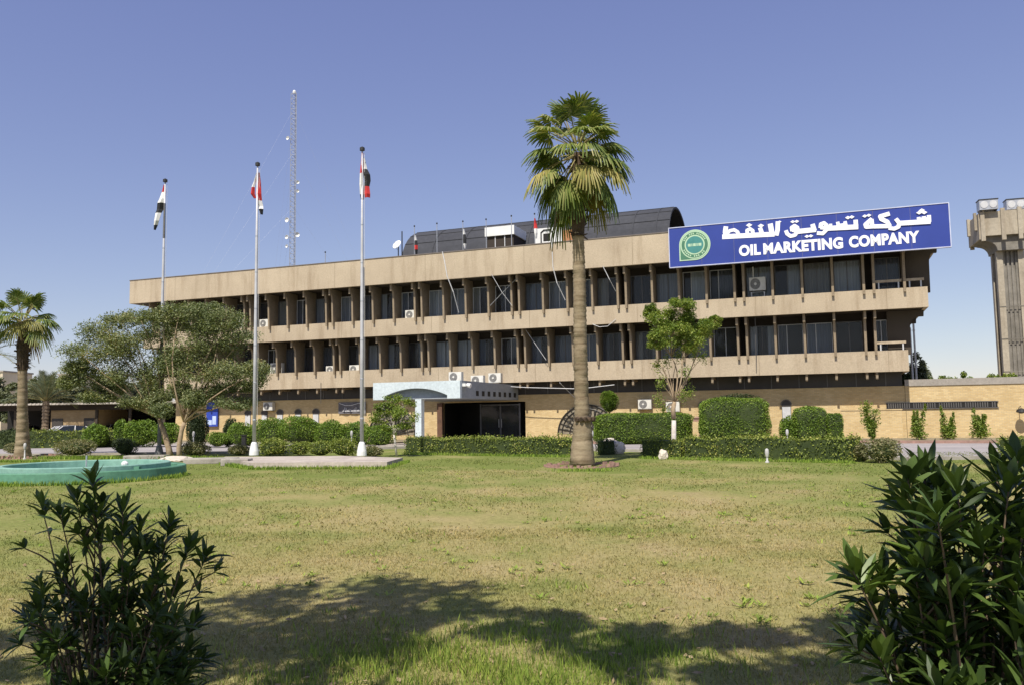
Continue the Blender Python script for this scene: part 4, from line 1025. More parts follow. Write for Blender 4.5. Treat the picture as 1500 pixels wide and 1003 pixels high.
# ---- small round tree in front of the canopy
base = Vector((at(578, 660, 36.5).x, 36.5, 0))
tr = [[(P(581, 668), .05), (P(579, 650), .045), (P(577, 636), .04)]]
cl = [pxc(base, *q) for q in ((565, 612, 20, 12, 36.5), (590, 612, 20, 13, 36), (577, 592, 20, 13, 36.8), (592, 595, 16, 12, 36.5), (580, 627, 20, 9, 36.2), (562, 598, 12, 10, 36.5))]
tree('small_tree', base, tr, cl, .10, 1100, L_FRESH, M_WASH, 'small round-headed tree standing in front of the entrance canopy', sub=9, subr=.45)

# ---- palms
def rings(mb, pts, rads, n=20, seed=1, amp=.03, per=.16):
    """trunk with leaf-scar rings"""
    r_ = random.Random(seed); P_, R_ = [], []
    for (a, ra_), (c, rc) in zip(list(zip(pts, rads)), list(zip(pts[1:], rads[1:]))):
        a, c = Vector(a), Vector(c); L = (c - a).length; k = max(2, int(L / per))
        for i in range(k):
            for (f, e) in ((0, amp * r_.uniform(.3, 1.0)), (.75, -amp * .4)):
                q = (i + f) / k; P_.append(a.lerp(c, q) + Vector((r_.uniform(-.008, .008), r_.uniform(-.008, .008), 0))); R_.append(ra_ + (rc - ra_) * q + e)
    P_.append(Vector(pts[-1])); R_.append(rads[-1]); mb.tube(P_, R_, n)
M_PALMT = mat('palm_trunk', (0.42, 0.34, 0.225), (0.27, 0.205, 0.13), 1.4, .95, bs=.5, bd=.02, bscale=14, fine=11)
def banded(mt):
    nt = mt.node_tree; b_ = nt.nodes['Principled BSDF']; mp = nt.nodes.new('ShaderNodeMapping'); mp.inputs['Scale'].default_value = (.8, .8, 7.5)
    nt.links.new(coord(nt), mp.inputs[0]); f = noise(nt, mp.outputs[0], 1.0, 5, 0.75); src = b_.inputs['Base Color'].links[0].from_socket
    nt.links.new(mixc(nt, .8, src, ramp(nt, f, [(0.38, (0.55, 0.50, 0.44)), (0.55, (1, 1, 1)), (.7, (1.15, 1.12, 1.05))]), 'MULTIPLY'), b_.inputs['Base Color'])
banded(M_PALMT)
M_THATCH = mat('palm_thatch', (0.105, 0.07, 0.042), (0.045, 0.032, 0.022), 4, .95, bs=.6, bd=.03, bscale=12)
M_PETIOLE = mat('palm_petiole', (0.30, 0.27, 0.10), (0.22, 0.17, 0.07), 3, .7)
def fan_frond(origin, direc, plen, blade, droop, seg=26):
    """petiole polyline and the fan's quads: pleated strips that bend down at the tips"""
    d = Vector(direc).normalized(); side = d.cross(Vector((0, 0, 1)))
    side = side.normalized() if side.length > .05 else Vector((1, 0, 0)); up = side.cross(d)
    pet = [Vector(origin) + d * plen * i / 4 + Vector((0, 0, -1)) * droop * .35 * (i / 4) ** 2 * plen for i in range(5)]
    o = pet[-1]; dd = (pet[-1] - pet[-2]).normalized(); up = side.cross(dd)
    V = []; half = R(112)
    for i in range(seg):
        a = -half + 2 * half * (i + .5) / seg; Lr = blade * (1 - .28 * abs(a / half) ** 2) * rnd.uniform(.88, 1.05)
        ax = (dd * math.cos(a) + side * math.sin(a)); wv_ = (-dd * math.sin(a) + side * math.cos(a))
        wd = 2 * half / seg * .62
        prev = None; g = rnd.uniform(.7, 1.3)
        for (f, w) in ((.06, wd * .06), (.5, wd * .5), (.78, wd * .42), (1.0, .02)):
            dr = -droop * g * (max(0, f - .25) ** 1.8) * 1.25 * Lr
            c = o + ax * Lr * f + up * (.10 * Lr * math.cos(a) * f * (1 - f) * 2) + Vector((0, 0, dr))
            c = c - ax * (Lr * .22 * droop * max(0, f - .5) ** 1.5)
            w_ = w * Lr; z_ = up * (w_ * .35)
            l, m_, r2 = c - wv_ * w_ - z_, c + z_, c + wv_ * w_ - z_
            if prev: V += [prev[0], prev[1], m_, l, prev[1], prev[2], r2, m_]
            prev = (l, m_, r2)
    return pet, V
def fan_palm(base, trunk, label, crown_c, fr, sc, seed, group, thatch, sweep=118, drop=.8, old=.35):
    global rnd
    keep = rnd; rnd = random.Random(seed)
    t = thing('fan_palm', base, label, 'palm tree', group)
    b = MB(); rings(b, [p for p, r in trunk], [r for p, r in trunk], 22, seed, .018); b.build('trunk', M_PALMT, t, smooth=True)
    b = MB(); top = Vector(crown_c)
    b.tube(thatch[0], thatch[1], 14)
    for i in range(90):  # old leaf bases
        f = rnd.random(); p0 = Vector(thatch[0][0]).lerp(Vector(thatch[0][-1]), f); a = rnd.uniform(0, 6.283); rr_ = thatch[1][0] * .95
        q = p0 + Vector((math.cos(a) * rr_, math.sin(a) * rr_, 0)); b.tube([q, q + Vector((math.cos(a) * .16, math.sin(a) * .16, .12 * rnd.uniform(-1, 1.2)))], [.045, .02], 4)
    b.build('thatch', M_THATCH, t)
    pe = MB(); Vn, Vo, Vd = [], [], []
    n = fr
    for i in range(n):
        f = i / (n - 1)                  # 0 top .. 1 hanging
        az = i * 2.39996 + rnd.uniform(-.25, .25); el = R(68 - sweep * f + rnd.uniform(-15, 15))
        d = Vector((math.cos(az) * math.cos(el), math.sin(az) * math.cos(el), math.sin(el)))
        o = top + Vector((math.cos(az) * .12, math.sin(az) * .12, -drop * f * sc))
        pet, V = fan_frond(o, d, sc * rnd.uniform(.85, 1.45) * (1.05 - .2 * f), sc * rnd.uniform(.80, 1.02), rnd.uniform(.15, .4) + .75 * f)
        pe.tube(pet, [.03, .026, .022, .02, .018], 5)
        (Vd if f > .985 else Vo if f > .62 and rnd.random() < old else Vn).extend(V)
    for i in range(8 if sweep > 110 else 0):                   # dead fans hanging against the stem
        az = i * .79; o = top + Vector((math.cos(az) * .2, math.sin(az) * .2, -.95 * sc - .15))
        pet, V = fan_frond(o, (math.cos(az) * .35, math.sin(az) * .35, -.9), .4 * sc, .6 * sc, .5, 14); pe.tube(pet, .018, 4); (Vd if i % 2 else Vo).extend(V)
    pe.build('petioles', M_PETIOLE, t)
    quads('fronds', np.array([tuple(v) for v in Vn]), L_PALM, t)
    if Vo: quads('yellowing_fronds', np.array([tuple(v) for v in Vo]), L_PALMOLD, t)
    if Vd: quads('dead_fronds', np.array([tuple(v) for v in Vd]), L_DEAD, t)
    rnd = keep; return t
base = gp(853, 682); D = base.y
w = lambda px: px * ppm(D) / 2
tk = [(P(853, 684), w(37)), (P(853, 676), w(36)), (P(853, 655), w(32.5)), (P(853, 632), w(27.5)), (P(853, 612), w(23)), (P(852, 590), w(21)), (P(850, 500), w(19.5)), (P(849, 420), w(18.5)), (P(847, 350), w(17)), (P(846, 300), w(14.5))]
fan_palm(base, tk, 'tall fan palm with full shaggy crown standing in front of the office building', P(846, 208), 52, .97, 3, 'fan palms on the lawn', ([P(847, 347), P(846.5, 300), P(846, 225)], [w(18), w(23), w(13)]))
o = MB(); 
for k in range(7):
    a = -2.3 + k * .45; c = P(854, 613); o.tube([c + Vector((math.cos(a) * w(24), math.sin(a) * w(24), 0)), c + Vector((math.cos(a) * w(33), math.sin(a) * w(33), -.03)), c + Vector((math.cos(a) * w(36), math.sin(a) * w(36), .06))], [.09, .07, .04], 6)
o.build('trunk_scar', M_THATCH, [x for x in bpy.data.objects if x.name.startswith('fan_palm')][0])
base = gp(33, 669); D = base.y; base = Vector(base)
tk = [(P(33, 670), w(25)), (P(33, 655), w(20)), (P(33, 630), w(16.5)), (P(33, 600), w(14)), (P(33, 560), w(12.5)), (P(33, 520), w(12)), (P(34, 490), w(12))]
fan_palm(base, tk, 'shorter fan palm with dark ragged neck left of the round pool', P(34, 466), 28, .88, 8, 'fan palms on the lawn', ([P(33, 542), P(33.5, 510), P(34, 474)], [w(14), w(17), w(11)]), 80, .3, .3)
# pink edging rings round both palms
for (px, py, r0, nm, lb) in ((853, 683, 1.15, 'edging_ring', 'ring of broken pink stones round the foot of the tall palm'), (33, 670, 1.5, 'edging_ring', 'ring of broken pink stones round the foot of the left palm')):
    c = gp(px, py); c.y += .25; b = MB(); r_ = random.Random(3); n = int(r0 * 34)
    for i in range(n):
        a = 2 * math.pi * i / n + r_.uniform(-.05, .05); rr_ = r0 + r_.uniform(-.07, .07); h_ = r_.uniform(.05, .13); s_ = r_.uniform(.06, .10)
        x, y = rr_ * math.cos(a), rr_ * math.sin(a); tl = r_.uniform(-.03, .03)
        b.prism([(x + s_ * math.cos(a + q), y + s_ * .7 * math.sin(a + q)) for q in (.5, 2.4, 3.7, 5.6)], 'z', -.02, h_)
    b.lathe([(r0 - .1, -.01), (r0 - .1, .03), (r0 + .1, .03), (r0 + .1, -.01)], 40)
    o = b.build(nm, M_PINK, loc=c); tag(o, lb, 'edging')
# date palms behind the parking shelter
def date_palm(base, h, L, n, label, seed, lean=0):
    t = thing('date_palm', base, label, 'palm tree', 'date palms at the left'); r_ = random.Random(seed)
    b = MB(); rings(b, [(0, 0, 0), (0, 0, h * .5), (lean, 0, h)], [.32, .26, .26], 12, seed, .05, .25); b.build('trunk', M_BARK, t)
    V = []; st = MB()
    for i in range(n):
        az = i * 2.4; el = R(r_.uniform(8, 82)); d = Vector((math.cos(az) * math.cos(el), math.sin(az) * math.cos(el), math.sin(el)))
        side = d.cross(Vector((0, 0, 1))).normalized(); pts = []
        for k in range(9):
            f = k / 8; pts.append(Vector((lean, 0, h)) + d * L * f + Vector((0, 0, -1)) * L * .42 * f ** 2.2 * math.cos(el * .7))
        st.tube(pts, [.035 - .003 * k for k in range(9)], 4)
        for k in range(34):
            f = .12 + .88 * k / 34; q = f * 8; j = min(7, int(q)); p = pts[j].lerp(pts[j + 1], q - j); tg = (pts[j + 1] - pts[j]).normalized()
            ll = L * .17 * math.sin(math.pi * (.12 + .8 * f)) + .08
            for s in (-1, 1):
                e = p + (side * s * .75 + tg * .65 + Vector((0, 0, r_.uniform(.0, .35)))).normalized() * ll; w_ = tg * .022
                V += [p - w_, p + w_, e + w_ * .3, e - w_ * .3]
    st.build('rachis', M_PETIOLE, t); quads('fronds', np.array([tuple(v) for v in V]), L_DATE, t); return t
q = at(67, 600, 68); date_palm(Vector((q.x, 68, 0)), 3.4, 3.3, 34, 'short grey green date palm in front of the parking shelter', 21)
q = at(-22, 560, 60); date_palm(Vector((q.x, 60, 0)), 6.6, 3.2, 30, 'taller date palm cut by the left photo edge', 22)
q = at(128, 600, 84); date_palm(Vector((q.x, 86, 0)), 3.8, 2.8, 24, 'distant date palm behind the roof of the parking shelter', 23)

# ---- hedges
def core_box(b, w, d, h, lump, seed):
    """lumpy clipped volume: grid box with jittered skin"""
    r_ = random.Random(seed)
    bm = bmesh.new(); bmesh.ops.create_cube(bm, size=1)
    bmesh.ops.subdivide_edges(bm, edges=bm.edges[:], cuts=7, use_grid_fill=True)
    for v in bm.verts:
        v.co = Vector((v.co.x * w, v.co.y * d, (v.co.z + .5) * h))
    return bm
def hedge(name, A, B, depth, h, label, group=None, lm=L_HEDGE, leaf=.075, dens=330, cat='hedge', lump=.05, base=.0, seed=1, rag=.05):
    """clipped hedge from A to B (front base line), depth behind it"""
    A, B = Vector(A), Vector(B); d = B - A; L = d.length; rz = math.atan2(d.y, d.x)
    r_ = np.random.RandomState(seed)
    t = MB(); nx = max(2, int(L / .4)); m_ = .07
    hf = lambda x: h * (1 + .05 * math.sin(x * 1.7 + seed) + .03 * math.sin(x * 4.1 + seed * 2))
    # inner core (slightly smaller)
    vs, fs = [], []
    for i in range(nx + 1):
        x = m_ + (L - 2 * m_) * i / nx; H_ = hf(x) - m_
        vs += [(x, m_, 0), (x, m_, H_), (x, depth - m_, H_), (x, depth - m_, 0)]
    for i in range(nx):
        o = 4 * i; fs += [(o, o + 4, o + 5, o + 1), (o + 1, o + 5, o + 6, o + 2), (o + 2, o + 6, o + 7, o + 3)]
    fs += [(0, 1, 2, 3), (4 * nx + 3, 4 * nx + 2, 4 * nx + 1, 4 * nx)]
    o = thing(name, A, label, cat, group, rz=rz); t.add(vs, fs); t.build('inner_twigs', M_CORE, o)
    def skin(n, f):
        p = f(r_.rand(n, 2)); return p
    hx = lambda x: h * (1 + .05 * np.sin(x * 1.7 + seed) + .03 * np.sin(x * 4.1 + seed * 2))
    P_ = []
    nf = int(L * h * dens); u = r_.rand(nf, 2); x = u[:, 0] * L; bulge = lump * np.sin(x * 2.3 + seed) * np.sin(u[:, 1] * 3.1 + x)
    P_.append(np.stack([x, bulge + r_.rand(nf) * .12 - .02, u[:, 1] * hx(x)], 1))
    nt_ = int(L * depth * dens * .9); u = r_.rand(nt_, 2); x = u[:, 0] * L
    P_.append(np.stack([x, u[:, 1] * depth, hx(x) + (r_.rand(nt_) ** 3) * rag * 2 - .05], 1))
    ne = int(depth * h * dens)
    for xe in (0, L):
        u = r_.rand(ne, 2); P_.append(np.stack([xe + (r_.rand(ne) - .5) * .1, u[:, 0] * depth, u[:, 1] * h], 1))
    ns = int(L * 9)
    for i in range(ns):       # stray shoots above the clipped top
        x0 = r_.rand() * L; y0 = r_.rand() * depth * .8; k = r_.randint(4, 9); hh_ = r_.uniform(.04, .20); zz = np.linspace(0, hh_, k)
        P_.append(np.stack([x0 + r_.normal(size=k) * .015, y0 + r_.normal(size=k) * .015, h * (1 + .05 * math.sin(x0 * 1.7 + seed)) + zz], 1))
    P_ = np.concatenate(P_); P_[:, :] += r_.normal(size=P_.shape) * .018
    gapf = np.sin(P_[:, 0] * 2.9 + seed) * np.sin(P_[:, 2] * 5 + P_[:, 0] * 1.1 + seed * 3); P_ = P_[~((gapf > .72) & (r_.rand(len(P_)) < .75))]
    quads('foliage', leaf_quads(P_, leaf, leaf * .55, .2), lm, o)
    return o
HG = 'clipped hedges along the lawn edge'
hedge('clipped_hedge', gp(592, 663), gp(836, 667.5), .9, .74, 'long low clipped hedge left of the tall palm at the lawn edge', HG, seed=1, leaf=.085)
hedge('clipped_hedge', gp(938, 669), gp(1000, 669.5), .9, .72, 'short darker stretch of clipped hedge in front of the young tree', HG, seed=2, leaf=.08)
hedge('clipped_hedge', gp(1001, 669.5), gp(1252, 676), .9, .80, 'long clipped hedge right of the young tree at the lawn edge', HG, seed=3, leaf=.08)
q = gp(870, 668)
hedge('clipped_hedge', gp(872, 665.5), gp(884, 666), .8, .66, 'small dark end of hedge between the tall palm and the boulder', HG, seed=4, lm=L_DARK)

def bush(name, px, py_base, w_px, py_top, label, group=None, lm=L_TOPI, D=None, leaf=.09, dens=1.0, cat='bush', kind='round', z0=0.0, deep=.9, seed=None, stem=True):
    """rounded or boxy shrub whose base centre is seen at (px, py_base)"""
    D_ = D or gp(px, py_base).y
    b0 = at(px, py_base, D_); b0.z = z0
    zt_ = at(px, py_top, D_).z - z0; W_ = w_px * ppm(D_)
    sd_ = seed or int(px * 7 + py_top); r_ = np.random.RandomState(sd_); pr = random.Random(sd_)
    t = thing(name, b0, label, cat, group)
    P_ = []
    if kind == 'box':
        rx, ry, rz_h = W_ / 2, W_ / 2 * deep, zt_
        n = int(3600 * dens * (W_ * zt_ * 2 + W_ * W_ * deep) / 4)
        u = unit(n); e = 5.0
        s_ = (np.abs(u[:, 0]) ** e + np.abs(u[:, 1]) ** e + np.abs(u[:, 2]) ** e) ** (-1 / e)
        q = u * s_[:, None] * (0.90 + .12 * r_.rand(n, 1))
        q = q * (1 + .03 * np.sin(q * 5 + sd_).sum(1, keepdims=True))
        P_ = np.stack([q[:, 0] * rx, q[:, 1] * ry, (q[:, 2] + 1) / 2 * rz_h], 1)
        core = (rx * .93, ry * .93, rz_h * .47, rz_h * .5)
    else:
        k = pr.randint(5, 8); rx, ry, rz_h = W_ / 2, W_ / 2 * deep, zt_
        L_ = []
        for i in range(k):
            a = 2 * math.pi * i / k; c = (math.cos(a) * rx * .42, math.sin(a) * ry * .42, rz_h * pr.uniform(.40, .62)); r0 = pr.uniform(.48, .62)
            n = int(420 * dens * max(1, W_ * zt_)); L_.append(ball_points(c, (rx * r0, ry * r0, rz_h * r0 * .72), n, .75))
        L_.append(ball_points((0, 0, rz_h * .55), (rx * .6, ry * .6, rz_h * .45), int(500 * dens * max(1, W_ * zt_)), .8))
        P_ = np.concatenate(L_); core = (rx * .62, ry * .62, rz_h * .36, rz_h * .42)
    P_[:, 2] = np.maximum(P_[:, 2], .02)
    quads('foliage', leaf_quads(P_, leaf, leaf * .5, .25), lm, t)
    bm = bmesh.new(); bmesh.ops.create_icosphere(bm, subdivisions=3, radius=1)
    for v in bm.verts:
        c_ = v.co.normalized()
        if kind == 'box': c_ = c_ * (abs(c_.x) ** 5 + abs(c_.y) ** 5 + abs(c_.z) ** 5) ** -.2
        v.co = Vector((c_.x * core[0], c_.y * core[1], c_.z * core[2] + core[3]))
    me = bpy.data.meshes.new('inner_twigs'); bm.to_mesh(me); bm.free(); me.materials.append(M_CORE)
    o = bpy.data.objects.new('inner_twigs', me); COL.objects.link(o); o.parent = t
    return t
G2 = 'shrubs between drive and building'
bush('clipped_bush', 941, 644, 142, 605, 'large clipped box-shaped hedge behind the young tree', G2, D=47.5, kind='box', deep=.28)
bush('clipped_bush', 1074, 643, 98, 584, 'biggest clipped dome-cornered bush right of the young tree', G2, D=46.5, kind='box', deep=.5)
bush('clipped_bush', 1187, 642, 48, 596, 'clipped bush with raised square middle, between big bush and low garden wall', G2, D=45.6, kind='box', deep=.7)
bush('clipped_bush', 1155, 642, 28, 609, 'small rounded bush touching the left side of the square-topped bush', G2, D=45.5)
bush('clipped_bush', 1223, 641, 22, 605, 'narrow bush at the edge of the low garden wall', G2, D=45.2, kind='box')
bush('topiary_ball', 894, 640, 30, 566, 'round ball of leaves showing above the clipped hedge beside the tall palm', G2, D=50.5)
o = [x for x in bpy.data.objects if x.name.startswith('topiary_ball')][0]
for ch in o.children: ch.scale.z = .42; ch.location.z = 1.75
b = MB(); b.tube([(0, 0, 0), (0, 0, 2.2)], .05, 6); b.build('stem', M_BARK, o)
bush('creeper', 1077, 600, 78, 576, 'dark trailing creeper hanging over the top of the biggest bush', G2, D=48.2, lm=L_DARK, dens=.5, deep=.3, z0=2.0)
for (px, pb, w_, pt, lab, D_) in ((357, 645, 48, 617, 'rounded bright bush at the left end of the row before the building', 50.5), (397, 645, 62, 610, 'bright bush just right of the second flagpole behind the drive', 50),
      (443, 645, 76, 608, 'wide bright bush between second and third flagpole', 49.5), (486, 645, 60, 613, 'bright bush with sloping top left of the third flagpole', 49), (522, 645, 56, 617, 'low bright bush directly behind the third flagpole', 48.6),
      (557, 645, 50, 621, 'bright bush behind the small round-headed tree', 48)):
    bush('garden_bush', px, pb, w_, pt, lab, G2, D=D_, seed=int(px), leaf=.10, dens=.75)
bush('garden_bush', 337, 636, 24, 611, 'small round bush on the brick wall right of the blue notice board', G2, D=52.5, lm=L_DARK)
bush('garden_bush', 319, 645, 34, 632, 'low dark bush below the blue notice board', G2, D=51.5, lm=L_TOPI)
bush('garden_bush', 289, 647, 34, 604, 'tall dark green bush left of the blue notice board', G2, D=52.5, lm=L_DARK)
G3 = 'low shrubs on the near side of the drive'
for (px, pb, w_, pt, lab, lm) in ((400, 667, 56, 640, 'dense low shrub beside the base of the second flagpole', L_HEDGE), (440, 667, 40, 645, 'low green shrub in the middle of the flagpole platform', L_HEDGE), (470, 668, 44, 644, 'low shrub with darker top on the flagpole platform', L_HEDGE), (503, 668, 46, 640, 'low shrub just left of the third flagpole base', L_HEDGE),
      (110, 668, 66, 642, 'yellowish low shrub between left palm and pool', L_DRY), (182, 666, 40, 640, 'dark low shrub behind the round pool', L_DARK), (20, 664, 30, 648, 'small yellow green shrub left of the left palm', L_DRY), (285, 668, 50, 646, 'sparse dry shrub right of the spreading trees', L_DRY),
      (350, 667, 34, 651, 'thin grassy shrub left of the second flagpole', L_DRY), (1293, 677, 62, 641, 'straggly dry shrub at the right end of the long clipped hedge', L_DRY), (1262, 676, 20, 648, 'greyish small shrub joined to the right hedge end', L_DRY), (545, 668, 36, 652, 'low weedy shrub right of the third flagpole', L_DRY)):
    bush('low_shrub', px, pb, w_, pt, lab, G3, lm=lm, leaf=.08, dens=.8, seed=int(px) + 1)
hedge('clipped_hedge', gp(1462, 672), gp(1560, 674), 1.0, .72, 'clipped hedge at the right edge behind the big leafy bush', HG, seed=6)
hedge('clipped_hedge', Vector((at(40, 648, 55).x, 55, 0)), Vector((at(196, 648, 55.5).x, 55.5, 0)), 1.2, 1.1, 'dark clipped hedge across the drive behind the left palm', HG, seed=7, leaf=.12, dens=160)
hedge('clipped_hedge', Vector((at(-60, 648, 54).x, 54, 0)), Vector((at(24, 648, 54.6).x, 54.6, 0)), 1.2, 1.2, 'dark hedge across the drive at the left photo edge', HG, seed=8, leaf=.12, dens=160, lm=L_DARK)
for (px, pt, w_, lab) in ((205, 614, 50, 'leafy bush beyond the drive seen behind the left spreading tree'), (178, 612, 26, 'pointed bush beyond the drive behind the pool'), (243, 618, 44, 'leafy bush beyond the drive between both spreading tree trunks'), (140, 620, 40, 'leafy bush in front of the white car')):
    bush('garden_bush', px, 648, w_, pt, lab, 'bushes in front of the parking shelter', D=54.5, leaf=.13, dens=.5, seed=int(px) + 5)
# slim plants along the annex wall
def slim(px, pb, pt, w_, label, ball=False, lm=L_FRESH):
    D_ = 45.2; b0 = at(px, pb, D_); b0.z = .1; H_ = at(px, pt, D_).z; W_ = w_ * ppm(D_); r_ = random.Random(int(px))
    t = thing('wall_plant', b0, label, 'plant', 'slim plants along the annex wall'); b = MB(); V = []
    for k in range(5):
        top = Vector((r_.uniform(-.3, .3) * W_, r_.uniform(-.2, .2), H_ * (1 if k == 0 else r_.uniform(.5, .9)))); pts = limb(b, (r_.uniform(-.1, .1), 0, 0), top, .02, .006, .06, 5, 4)
        for j, p in enumerate(pts[1:]):
            f = (j + 1) / 5; rr_ = W_ * (.5 if ball and f > .5 else (.16 if ball else .42 * (1.15 - f)))
            V.append(leaf_quads(ball_points(p, (rr_, rr_, H_ * .13), 110, 0), .13, .06, .3))
    b.build('stems', M_STEM, t); quads('foliage', np.concatenate(V), lm, t)
slim(1277, 643, 594, 20, 'slim plant with leafy ball top at the left of the annex wall', True)
slim(1348, 643, 599, 32, 'pointed plant under the left half of the wall grille')
slim(1389, 643, 601, 28, 'slender pointed plant under the right half of the wall grille')
slim(1437, 643, 604, 40, 'wide leafy plant under the right end of the wall grille')
# trees far behind
def far_tree(px, D_, pt, w_, label, lm=L_FAR, group='trees beyond the parking shelter', n=9, trunk=.3, leaf=.30):
    b0 = Vector((at(px, 640, D_).x, D_, 0)); H_ = at(px, pt, D_).z; W_ = w_ * ppm(D_) / 2; r_ = random.Random(int(px * 3 + pt))
    cl = []
    for i in range(n):
        a = r_.uniform(0, 6.28); q = r_.uniform(.1, .62)
        cl.append((Vector((math.cos(a) * W_ * q, math.sin(a) * W_ * q * .8, H_ * r_.uniform(.42, .80))), (W_ * .42, W_ * .42, H_ * .19), 0))
    cl.append((Vector((0, 0, H_ * .85)), (W_ * .45, W_ * .45, H_ * .15), 0))
    return tree('broadleaf_tree', b0, [[((0, 0, 0), trunk), ((0, 0, H_ * .25), trunk * .8), ((.1, 0, H_ * .4), trunk * .6)]], cl, leaf, 1300, lm, M_BARK, label, group=group, sub=7, subr=.45, twig=False, elong=1.7)
far_tree(-15, 88, 545, 80, 'grey green tree beyond the shelter at the left photo edge')
far_tree(55, 92, 549, 90, 'low wide tree beyond the shelter behind the left palm trunk')
far_tree(112, 96, 556, 60, 'pale rounded tree beyond the shelter right of the left palm')
far_tree(160, 90, 545, 90, 'darker tree beyond the shelter behind the spreading tree', L_OLIVE)
far_tree(85, 84, 558, 80, 'pale bushy tree just beyond the shelter roof behind the short date palm')
far_tree(25, 84, 556, 70, 'pale bushy tree beyond the shelter roof left of the left palm trunk')
far_tree(196, 85, 560, 70, 'pale bushy tree beyond the shelter roof behind the forked tree trunk')
far_tree(225, 94, 548, 90, 'dark tree beyond the shelter against the left end of the office building', L_OLIVE)
far_tree(1350, 58, 517, 46, 'thin tree rising behind the annex wall beside the office building', L_FAR, 'greenery behind the annex wall', 7, .12, .16)
far_tree(1330, 57, 543, 34, 'dark bush top showing behind the annex wall at the building corner', L_DARK, 'greenery behind the annex wall', 6, .12, .18)
for (px, pt, w_, lb) in ((1385, 546, 60, 'low shrub line just showing over the annex wall coping'), (1418, 545, 44, 'small shrub showing over the wall left of the tower'), (1475, 546, 50, 'small shrub showing over the wall at the tower foot')):
    far_tree(px, 56, pt, w_, lb, L_FRESH, 'greenery behind the annex wall', 5, .1, .15)

# ================================================================== PARKING SHELTER, CARS, FAR BUILDINGS
ps_ = thing('parking_shelter', (at(-20, 640, 72).x, 72, 0), 'long low parking shelter with pale roof edge and a tan brick room', 'shelter', rz=0.0)
x0_ = at(-20, 640, 72).x
def lx(px, D_=72): return at(px, 640, D_).x - x0_
ztp = at(100, 590, 72).z
b = MB(); b.box(lx(-60), lx(290), -.9, 9, ztp - .14, ztp); 
for i in range(60): 
    x = lx(-60) + i * (lx(290) - lx(-60)) / 60; b.box(x, x + .16, -.94, -.901, ztp - .13, ztp + .03)
b.build('roof', mat('pale_roof_sheet', (0.55, 0.50, 0.43), (0.42, 0.38, 0.33), 1, .8), ps_)
b = MB(); b.box(lx(-60), lx(290), -.15, .05, ztp - .6, ztp - .14); b.build('beam', M_DARKWALL, ps_)
b = MB(); b.box(lx(-60), lx(290), 6.8, 7, 0, ztp - .14); b.build('back_wall', M_BLACK, ps_)  # near-black colour stands in for the shade inside the shelter
b = MB(); b.box(lx(73), lx(139), .06, 6, 0, ztp - .55); b.build('brick_room', M_BRICKFAR, ps_)
for a, c in ((75, 91), (122, 137)):
    b = MB(); b.box(lx(a), lx(c), .0, .06, .7, 2.0); b.build('window', M_CLER, ps_)
for px in (-40, 22, 66, 141, 190, 240, 285):
    b = MB(); b.box(lx(px) - .1, lx(px) + .1, -.1, .1, 0, ztp - .56); b.build('post', M_SOFFIT, ps_)
def car(loc, rz, paint, label, sc=1.0, pickup=False):
    """saloon, about 4.5 m long, front towards +X"""
    t = thing('parked_car', loc, label, 'car', 'cars parked by the shelter', rz=rz)
    lower = [(-2.2, .42), (-2.22, .72), (-2.1, .92), (-1.55, .98), (.95, .93), (1.9, .80), (2.2, .62), (2.24, .40), (1.9, .26), (-1.9, .26)]
    b = MB()
    for y0, y1, s in ((-.82, .82, 1.0),): b.prism([(x, z) for x, z in lower][::-1], 'y', y0, y1)
    body = b.build('body', paint, t); bv = body.modifiers.new('b', 'BEVEL'); bv.width = .09; bv.segments = 3
    roof = [(-1.62, .96), (-1.0, 1.40), (-.2, 1.46), (.45, 1.38), (1.15, .93)]
    b = MB(); n = len(roof); vs = []
    for x, z in roof:
        w_ = .76 - .17 * (z - .9) / .56; vs += [(x, -w_, z), (x, w_, z)]
    fs = [(2 * i, 2 * i + 2, 2 * i + 3, 2 * i + 1) for i in range(1, n - 2)]; b.add(vs, fs); b.build('roof', paint, t)
    g = MB(); g.add(vs, [(0, 2, 3, 1), (2 * n - 4, 2 * n - 2, 2 * n - 1, 2 * n - 3), tuple(range(0, 2 * n, 2))[::-1], tuple(range(1, 2 * n, 2))]); g.build('car_window', M_GLASSD, t)
    p = MB()
    for x0p, z0p, x1p, z1p in ((-1.62, .96, -1.0, 1.40), (-.25, .95, -.2, 1.44), (.45, 1.38, 1.15, .93)):
        for sgn in (-1, 1):
            w0_ = .765 - .17 * (z0p - .9) / .56; w1_ = .765 - .17 * (z1p - .9) / .56; p.tube([(x0p, sgn * w0_, z0p), (x1p, sgn * w1_, z1p)], .035, 5)
    p.build('pillar', paint, t)
    for x in (-1.35, 1.38):
        for y in (-.80, .80):
            w_ = MB(); w_.tube([(x, y - .1, .32), (x, y + .1, .32)], .32, 18); wh = w_.build('wheel', M_BLACK, t)
            r2 = MB(); r2.tube([(x, y - .11, .32), (x, y + .11, .32)], .19, 12); r2.build('rim', M_STEEL, wh)
    for y in (-.6, .6):
        h = MB(); h.box(2.15, 2.245, y - .16, y + .16, .58, .72); h.build('headlight', M_FWHITE, t)
        h = MB(); h.box(-2.235, -2.15, y - .14, y + .14, .70, .84); h.build('tail_light', M_RED, t)
    b = MB(); b.box(-2.26, -2.16, -.7, .7, .36, .52); b.box(2.17, 2.28, -.7, .7, .34, .50); b.build('bumper', M_FRAMEM, t)
    t.scale = (sc, sc, sc); return t
mtc, ntc, bc = nodes_of('dark_car_glass'); bc.inputs['Base Color'].default_value = (.02, .025, .03, 1); bc.inputs['Roughness'].default_value = .08; M_GLASSD = mtc
